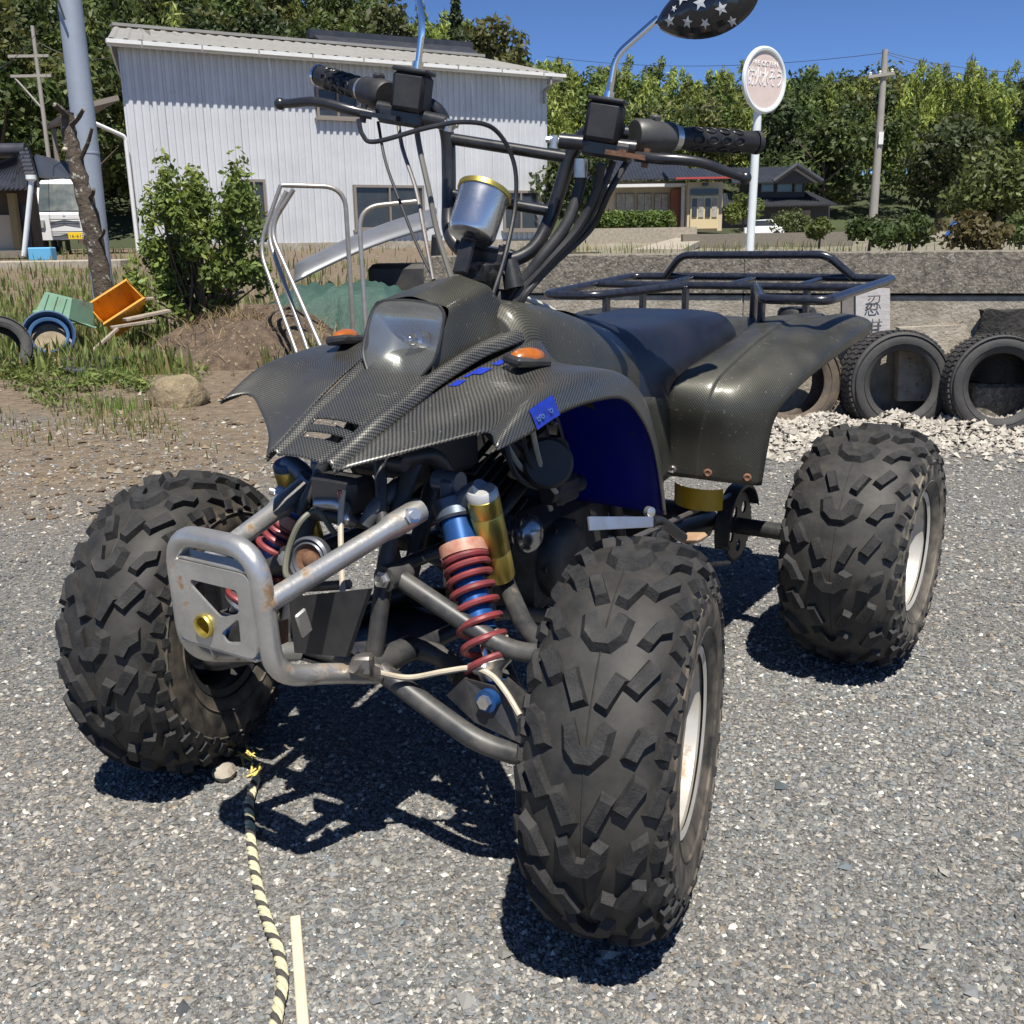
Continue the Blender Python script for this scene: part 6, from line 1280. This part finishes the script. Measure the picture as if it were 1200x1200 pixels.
for k in range(9): t = k/8; p = at(40, 221, YO-.5)*(1-t)+at(30, 182, YO+2.1)*t-oO; b = MB(); b.cyl(p+np.array((-.12, 0, .1)), p+np.array((.1, 0, .1)), .085, n=10); b.build('verge_tile', mTILE, oh_)
b = MB(); b.add([at(40, 184, YO+5)-oO, at(80, 194, YO+7)-oO, at(84, 214, YO+5.2)-oO, at(46, 208, YO+4.4)-oO], [(0, 1, 2, 3)]); b.build('side_roof', mat('blue_slate', (.045, .055, .075), .45, var=(2, .4)), oh_, 0, solid=.1)
b = MB(); b.tube(fillet([at(37, 208, YO-.6)-oO, at(36, 222, YO-.6)-oO, at(28, 300, YO-.6)-oO], .1), .055, n=10); b.lathe([(.06, 0), (.11, .05), (.11, .14)], o=at(37, 213, YO-.6)-oO, n=12); b.build('downpipe', mSPOST, oh_)
# small white van
YV = 27.5; vo = at(80, 293, YV); vo[2] = float(ground_z(vo[0], YV))+.05; vs = (at(100, 270, YV)-at(46, 270, YV))[0]; van = empty('white_van', vo, R(17)); tag(van, 'small white van with a yellow number plate parked behind the trunk', 'van'); mVAN = mat('van_white', (.78, .78, .77), .25, coat=.6, var=(3, .3, (.68, .68, .66)))
W_, HV = 1.42, 1.82
def vsec(y, zt, inset): return [(-W_/2, y, .32), (-W_/2-.01, y, .7), (-W_/2+.02, y, 1.0), (-W_/2+inset, y, zt-.12), (-W_/2+inset+.1, y, zt), (0, y, zt+.03), (W_/2-inset-.1, y, zt), (W_/2-inset, y, zt-.12), (W_/2-.02, y, 1.0), (W_/2+.01, y, .7), (W_/2, y, .32)]
b = MB(); fr = [(x, -.05*(1-(x/(W_/2))**2), z) for x, y, z in vsec(0, 1.02, .0)]; rows = [[(x*.98, .03-.06*(1-(x/(W_/2))**2), .32+(z-.32)*.0) for x, _, z in vsec(0, 1.02, 0)], [(x, .0-.06*(1-(x/(W_/2))**2), min(z, .95)) for x, _, z in vsec(0, 1.0, 0)], [(x, .12-.05*(1-(x/(W_/2))**2), min(z, 1.03)) for x, _, z in vsec(0, 1.05, .02)], vsec(.62, HV, .1), vsec(1.2, HV+.02, .1), vsec(3.1, HV, .1), vsec(3.25, 1.2, .06)]
b.grid(np.array(rows)); b.build('body', mVAN, van, 35)
b = MB(); b.grid(np.array([[(hw*k_/5, .105+.50*t_-.052*(1-(hw*k_/5/.71)**2)-.022, 1.05+.68*t_) for k_ in range(-5, 6)] for t_, hw in ((0, .61), (.5, .58), (1, .55))])); b.build('windscreen', mat('van_glass', (.05, .065, .07), .06, var=(2, .6, (.11, .12, .1))), van, 0, solid=.01)
for s in (-1, 1):
    b = MB(); b.rbox((s*.585, -.005, .72), (.24, .08, .26), .05, rz=s*.15); b.build('headlamp', mat('van_lamp_%d' % s, (.5, .52, .52), .1, .3), van)
    b = MB(); b.rbox((s*.84, .25, 1.15), (.13, .07, .2), .02); b.build('wing_mirror', mVAN, van)
    for yy in (.55, 2.7):
        b = MB(); b.lathe([(.12, -.07), (.24, -.07), (.265, -.04), (.265, .04), (.24, .07), (.12, .07), (.12, -.07)], o=(s*.6, yy, .265), axis=(1, 0, 0), n=28); b.build('wheel', mCARTY, van)
for k in range(3): b = MB(); b.box((0, -.068+.004*k, .83-.055*k), (.72, .012, .018)); b.build('grille_slot', mTILE, van, 0)
for k in range(3): b = MB(); b.box((.1, -.075, .52-.05*k), (.9, .012, .022)); b.build('bumper_slot', mTILE, van, 0)
b = MB(); b.lathe([(.0005, .01), (.035, .008), (.04, 0)], o=(0, -.05, .93), axis=(0, -1, .2), n=16); b.build('badge', mGALV, van)
b = MB(); b.rbox((.22, -.085, .42), (.34, .012, .17), .004); b.build('number_plate', mat('yellow_plate', (.8, .55, .02), .4), van)
text_mesh('plate_numerals', '16-61', .11, mTILE, .001, Matrix.Translation((.22, -.0925, .405)) @ Matrix.Rotation(R(90), 4, 'X'), van, fit=.26)
b = MB(); b.rbox((0, 0, .15), (.5, .3, .28), .02); bx_ = at(50, 300, 23); tag(b.build('blue_box', mat('sky_blue_plastic', (.12, .38, .6), .5), None, 30), 'small light blue box on the ground before the white van', 'box').location = (bx_[0], 23, float(ground_z(bx_[0], 23)))
b = MB(); p = at(70, 312, 21); b.rbox((0, 0, 0), (3.2, .5, .22), .02); tag(b.build('kerb_wall', mCONC2, None, 30), 'low concrete kerb wall in front of the van and the old house', 'wall').location = (p[0]-.3, 21, float(ground_z(p[0], 21))+.02)
bt = at(966, 268, 44); b = MB(); tg = at(1122, 265, 40); b = MB(); V = [(.45*math.cos(a)*(1-.5*h), .3*math.sin(a)*(1-.5*h), .55*h) for h in (0, .5, 1) for a in np.linspace(0, 2*math.pi, 10, endpoint=False)]; b.add(V, [(i*10+k, i*10+(k+1) % 10, (i+1)*10+(k+1) % 10, (i+1)*10+k) for i in range(2) for k in range(10)]+[tuple(range(20, 30))]); tag(b.build('blue_tarpaulin', mat('blue_sheet', (.03, .12, .42), .6), None, 30), 'bright blue tarpaulin bundle among the shrubs on the right', 'tarpaulin').location = tg-np.array((0, 0, .35))
# parked car behind the sign post
cv = at(896, 270, 62); b = MB(); R_ = [[(-1.6, 0, .3), (-1.62, 0, .8), (-1.0, .1, .95), (-.8, .2, 1.45), (.6, .2, 1.5), (1.05, .1, .95), (1.6, 0, .85), (1.6, 0, .3)], [(-1.6, 1.5, .3), (-1.62, 1.5, .8), (-1.0, 1.4, .95), (-.8, 1.3, 1.45), (.6, 1.3, 1.5), (1.05, 1.4, .95), (1.6, 1.5, .85), (1.6, 1.5, .3)]]
cr = empty('parked_car', cv-np.array((0, 0, .45))); cr.scale = (.72, .72, .72); tag(cr, 'white car half hidden by plants in front of the black-roofed house', 'car'); V = R_[0]+R_[1]; b.add(V, [(k, k+1, 8+k+1, 8+k) for k in range(7)]+[tuple(range(8))[::-1], tuple(range(8, 16))]); b.build('body', mVAN, cr, 0)
b = MB(); b.add([(-.86, .12, 1.0), (.92, .12, 1.0), (.56, .19, 1.4), (-.74, .19, 1.4)], [(0, 1, 2, 3)]); b.xf(lambda p: p+np.array((0, -.03, 0))); b.build('side_window', mDKGL, cr, 0, solid=.01)
for xx in (-1., 1.): b = MB(); b.lathe([(.1, -.08), (.3, -.08), (.3, .08), (.1, .08)], o=(xx, .05, .3), axis=(0, 1, 0), n=20); b.build('wheel', mCARTY, cr)
# ------------------------------------------------------------------ rope and lath in the foreground
mROPE = mat('rope_pale', (.62, .58, .36), .8, var=(40, .5, (.45, .41, .26)), bump=(150, .5)); mROPED = mat('rope_dark', (.06, .055, .05), .85, bump=(150, .5))
rp_ = [gnd(x, y, .012) for x, y in ((300, 912), (292, 940), (293, 965), (294, 985), (297, 1010), (303, 1045), (315, 1085), (326, 1115), (331, 1150), (326, 1180), (320, 1215))]; rp_ = catmull(rp_, 14); o = rp_[0].copy(); re_ = empty('rope', o); tag(re_, 'pale and dark twisted rope lying on the gravel below the bumper', 'rope')
for k in range(3):
    b = MB(); P = []; s = 0
    for i, p in enumerate(rp_):
        if i: s += np.linalg.norm(p-rp_[i-1])
        d = rp_[min(i+1, len(rp_)-1)]-rp_[max(i-1, 0)]; d /= np.linalg.norm(d); u = np.cross(d, (0, 0, 1)); v = np.cross(u, d); a = s/.042*2*math.pi+k*2*math.pi/3; P.append(p-o+(u*math.cos(a)+v*math.sin(a))*.0044)
    b.tube(P, .0047, n=8); b.build('strand', mROPED if k == 2 else mROPE, re_)
la, lb = gnd(346, 1075, .006), gnd(357, 1225, .006); e = empty('wooden_lath', (la+lb)/2); tag(e, 'pale straight wooden lath lying beside the rope', 'lath'); b = MB(); d = lb-la; b.rbox((0, 0, 0), (np.linalg.norm(d), .0155, .008), .0015, M=Vector(d).to_track_quat('X', 'Z').to_matrix()); b.build('lath_body', mat('pale_wood', (.62, .54, .40), .75, var=(20, .5, (.45, .38, .27))), e, 20)
for i, (x, y) in enumerate(((289, 888), (300, 905))):
    c = gnd(x, y, .006); b = MB(); rg = np.random.default_rng(i)
    for k in range(9-4*i): a = rg.uniform(0, 3.1); d = np.array((math.cos(a), math.sin(a), .2))*.014; q_ = np.array((rg.uniform(-.01, .01), rg.uniform(-.015, .015), rg.uniform(0, .008))); b.tube([q_-d, q_, q_+d*.9+np.array((0, 0, .003))], .0022, n=5)
    tag(b.build('frayed_fibre', mat('yellow_fibre_%d' % i, (.62, .5, .14), .8), None), ('tuft of frayed yellow rope fibre by the front tyre', 'smaller scrap of yellow fibre next to the frayed tuft')[i], 'fibre').location = c
# =================================================================== GRASS, GRAVEL (nobody could count them)
def blades(P, hgt, wid, col, seed, lean=.5):
    rg = np.random.default_rng(seed); n = len(P); a = rg.random(n)*6.28; h = hgt*(.45+.9*rg.random(n)); d = np.stack([np.cos(a), np.sin(a), 0*a], 1); s = np.stack([-np.sin(a), np.cos(a), 0*a], 1)*wid*(.6+.8*rg.random(n))[:, None]; ln = (lean*rg.random(n)*h)[:, None]
    up = np.array((0, 0, 1.)); V = np.stack([P-s, P+s, P+d*ln*.35+up*(h*.6)[:, None]+s*.7, P+d*ln*.35+up*(h*.6)[:, None]-s*.7, P+d*ln+up*h[:, None]], 1).reshape(-1, 3); i = np.arange(n)[:, None]*5
    F = np.concatenate([i+np.array([[0, 1, 2]]), i+np.array([[0, 2, 3]]), i+np.array([[3, 2, 4]])]); c = np.asarray(col)[None]*(.6+.8*rg.random(n))[:, None]; dry = (rg.random(n) < .14)[:, None]; c = np.where(dry, np.array((.28, .22, .1))[None]*(.7+.6*rg.random(n))[:, None], c); return V, F, np.repeat(c, 5, axis=0)
mGRASS = attr_mat('grass', .6, transl=.3); rg = np.random.default_rng(77); pts = []
def inview(px0, px1, py0, py1, n, sd, patchy=.5):
    """scatter on the ground seen between two rows and columns, in clumps with ragged borders"""
    r_ = np.random.default_rng(sd); out = []
    k1, k2, k3 = r_.uniform(0, 6, 3)
    while len(out) < n:
        px, py = r_.uniform(px0-30, px1+30), r_.uniform(py0-12, py1+22)
        g0 = gnd(px, py, .0)
        for _ in range(3): g0 = gnd(px, py, float(ground_z(g0[0], g0[1])))
        x, y = g0[0], g0[1]
        nz = .5+.25*math.sin(x*3.1+k1+1.3*math.sin(y*1.9))+.25*math.sin(y*2.7+k2+1.7*math.sin(x*2.3+k3))+.2*math.sin(x*9+y*7)
        ex = min(1, (px-px0+30)/60, (px1+30-px)/60)*min(1, (py-py0+12)/24, (py1+22-py)/44)
        if 0 < y < 40 and r_.random() < ex and nz > patchy*r_.uniform(.6, 1.3): out.append((x, y, float(ground_z(x, y))))
    return np.array(out)
gp = [blades(inview(200, 560, 299, 320, 1900, 21, .5), .2, .014, (.13, .16, .05), 22), blades(inview(-40, 190, 302, 328, 4200, 1, .3), .17, .013, (.15, .19, .055), 2), blades(inview(-40, 100, 335, 385, 1200, 3, .6), .12, .006, (.12, .17, .045), 4), blades(inview(105, 185, 405, 470, 1700, 5, .6), .085, .004, (.14, .21, .05), 6), blades(inview(-20, 240, 400, 520, 1100, 7, .75), .05, .0035, (.16, .17, .06), 8), blades(inview(330, 420, 390, 425, 250, 9, .6), .16, .005, (.2, .2, .08), 10)]
V, F, C = merge(gp); tag(np_mesh('grass', V, F, mGRASS, C), 'rough grass and weeds along the left side of the yard', 'grass', kind='stuff')
wp = inview(-20, 230, 330, 470, 220, 55, .55); V, F, C = leaves(wp+np.array((0, 0, .05)), np.tile((.09, .09, .07), (len(wp), 1)), 6500, .018, (.12, .16, .045), asp=2.4, shell=.1, seed=56); tag(np_mesh('broadleaf_weeds', V, F, mLEAF, C), 'low broad-leaved weeds among the rubbish on the left', 'weeds', kind='stuff')
fr_ = np.random.default_rng(31); n = 1500; P = np.stack([fr_.uniform(-.4, 11, n), 6.5+34*fr_.random(n)**.6, np.zeros(n)], 1); P = P[(np.sin(P[:, 0]*1.7+P[:, 1])+np.sin(P[:, 0]*.6-P[:, 1]*.8)) > .1]; P[:, 2] = field_z(P[:, 0], P[:, 1]); V, F, C = blades(P, .3, .014, (.13, .15, .05), 32); tag(np_mesh('field_weeds', V, F, mGRASS, C), 'weeds growing over the field behind the wall', 'weeds', kind='stuff')
n = 800; P = np.stack([hc[0]+.05+fr_.normal(0, .42, n), hc[1]+.9+fr_.normal(0, .42, n), np.zeros(n)], 1); rr_ = np.hypot((P[:, 0]-hc[0]-.05)/.95, (P[:, 1]-hc[1]-.9)/1.05); P[:, 2] = .34*np.maximum(0, 1-rr_**2)**.8; V, F, C = blades(P, .12, .004, (.24, .18, .1), 33, 2.5); tag(np_mesh('dead_grass', V, F, mGRASS, C), 'dead straw and roots strewn over the earth heap', 'dead grass', kind='stuff')
# stones: angular chips, colours from the yard's grey crushed rock
def chips(P, size, cols, seed, flat=.55):
    rg = np.random.default_rng(seed); n = len(P); base = np.array([(1, 0, 0), (0, 1, 0), (-1, 0, 0), (0, -1, 0), (0, 0, 1), (0, 0, -1), ], float)
    V = base[None]*(.62+.7*rg.random((n, 6, 1)))+rg.normal(0, .22, (n, 6, 3)); V *= np.array((1, 1, flat)); sc = size[:, None, None]*np.stack([.8+.5*rg.random(n), .7+.4*rg.random(n), .7+.5*rg.random(n)], 1)[:, None, :]; V = V*sc
    a = rg.random(n)*6.28; c, s = np.cos(a)[:, None], np.sin(a)[:, None]; x = V[:, :, 0]*c-V[:, :, 1]*s; y = V[:, :, 0]*s+V[:, :, 1]*c; V = np.stack([x, y, V[:, :, 2]], -1)+P[:, None, :]
    T = np.array([(0, 1, 4), (1, 2, 4), (2, 3, 4), (3, 0, 4), (1, 0, 5), (2, 1, 5), (3, 2, 5), (0, 3, 5)]); F = (np.arange(n)[:, None, None]*6+T[None]).reshape(-1, 3); return V.reshape(-1, 3), F, np.repeat(cols, 6, axis=0)
mSTONE = attr_mat('stones', .85, spec=.25, bump=(400, .3)); rg = np.random.default_rng(101)
def stone_cols(n, rg):
    pal = np.array([(.10, .105, .11), (.14, .145, .15), (.19, .185, .175), (.16, .165, .17), (.24, .23, .21), (.30, .285, .26), (.22, .19, .15), (.46, .45, .42), (.12, .14, .15)]); k = rg.choice(len(pal), n, p=[.13, .17, .18, .16, .14, .09, .04, .04, .05]); return pal[k]*(.8+.45*rg.random(n))[:, None]*np.array((1.03, 1.04, 1.03))
parts = []
for (py0, py1, n, s0, s1) in ((985, 1215, 26000, .0022, .0062), (820, 985, 26000, .0025, .0068), (680, 820, 26000, .003, .0078), (560, 680, 22000, .0035, .009), (490, 560, 14000, .005, .012)):
    n = int(n*1.12); px = rg.uniform(-95, 1295, n); py = rg.uniform(py0, py1, n); P = np.array([gnd(a, c) for a, c in zip(px, py)])
    sm = soilmask(P[:, 0], P[:, 1])+.12*np.sin(P[:, 0]*5+1)*np.sin(P[:, 1]*4); keep = rg.random(n) > sm*1.15; P = P[keep]; m = len(P); size = s0+(s1-s0)*rg.random(m)**2.6; P[:, 2] = size*.2
    br_ = np.clip(.5+.6*np.sin(P[:, 0]*2.3+1.1*np.sin(P[:, 1]*1.7))*np.sin(P[:, 1]*2.1+.8)+.3*np.sin(P[:, 0]*7+P[:, 1]*5), 0, 1)[:, None]*.28*(rg.random(m) < .7)[:, None]
    parts.append(chips(P, size, stone_cols(m, rg)*(.86+.3*np.clip(.5+.5*np.sin(P[:, 0]*1.3+2*np.sin(P[:, 1]*.9+.4))+.25*np.sin(P[:, 1]*3.1+P[:, 0]*2.2), 0, 1))[:, None]*(1-br_+br_*np.array((1.12, .9, .66))), int(rg.integers(1e9)), .7))
n = 110; px = rg.uniform(-20, 1220, n); py = rg.uniform(560, 1210, n); P = np.array([gnd(a, c) for a, c in zip(px, py)]); size = .007+.008*rg.random(n)**2; P[:, 2] = size*.25; parts.append(chips(P, size, stone_cols(n, rg), 5))
V, F, C = merge(parts); tag(np_mesh('gravel', V, F, mSTONE, C), 'grey crushed stone gravel covering the yard', 'gravel', kind='stuff')
n = 2600; px = rg.normal(150, 110, n); py = rg.uniform(415, 610, n); ok = (px > -20) & (px < 420); P = np.array([gnd(a, c) for a, c in zip(px[ok], py[ok])]); m = len(P); size = .004+.018*rg.random(m)**5; P[:, 2] = size*.3; cols = np.array([(.2, .155, .1), (.11, .08, .055), (.3, .27, .215), (.15, .13, .11)])[rg.integers(0, 4, m)]*(.7+.6*rg.random(m))[:, None]
V, F, C = chips(P, size, cols, 19, .7); tag(np_mesh('rubble', V, F, mSTONE, C), 'brown clods and stone rubble strewn over the bare earth', 'rubble', kind='stuff')
# white stones banked against the tyres
n = 6400; t = rg.random(n); px = rg.uniform(880, 1420, n); u = rg.random(n); P = np.array([at(a, 500, 1)*0 for a in px[:0]]).reshape(0, 3)
P = np.zeros((n, 3)); yy = np.clip(5.03-.22*np.abs(rg.normal(size=n))**1.25+.28*u, 4.1, 5.36); P[:, 1] = yy; P[:, 0] = np.array([at(a, 490, y)[0] for a, y in zip(px, yy)]); bank = .12*np.exp(-((yy-5.06)/.2)**2)*(.6+.4*np.sin(P[:, 0]*9)**2); P[:, 2] = bank*rg.random(n)**.35+.005; size = .010+.014*rg.random(n)**1.5
cols = np.array((.47, .435, .375))*(.55+.5*rg.random(n))[:, None]; V, F, C = chips(P, size, cols, 9, .8); tag(np_mesh('white_stones', V, F, mSTONE, C), 'bank of pale stones heaped against the tyres', 'stones', kind='stuff')
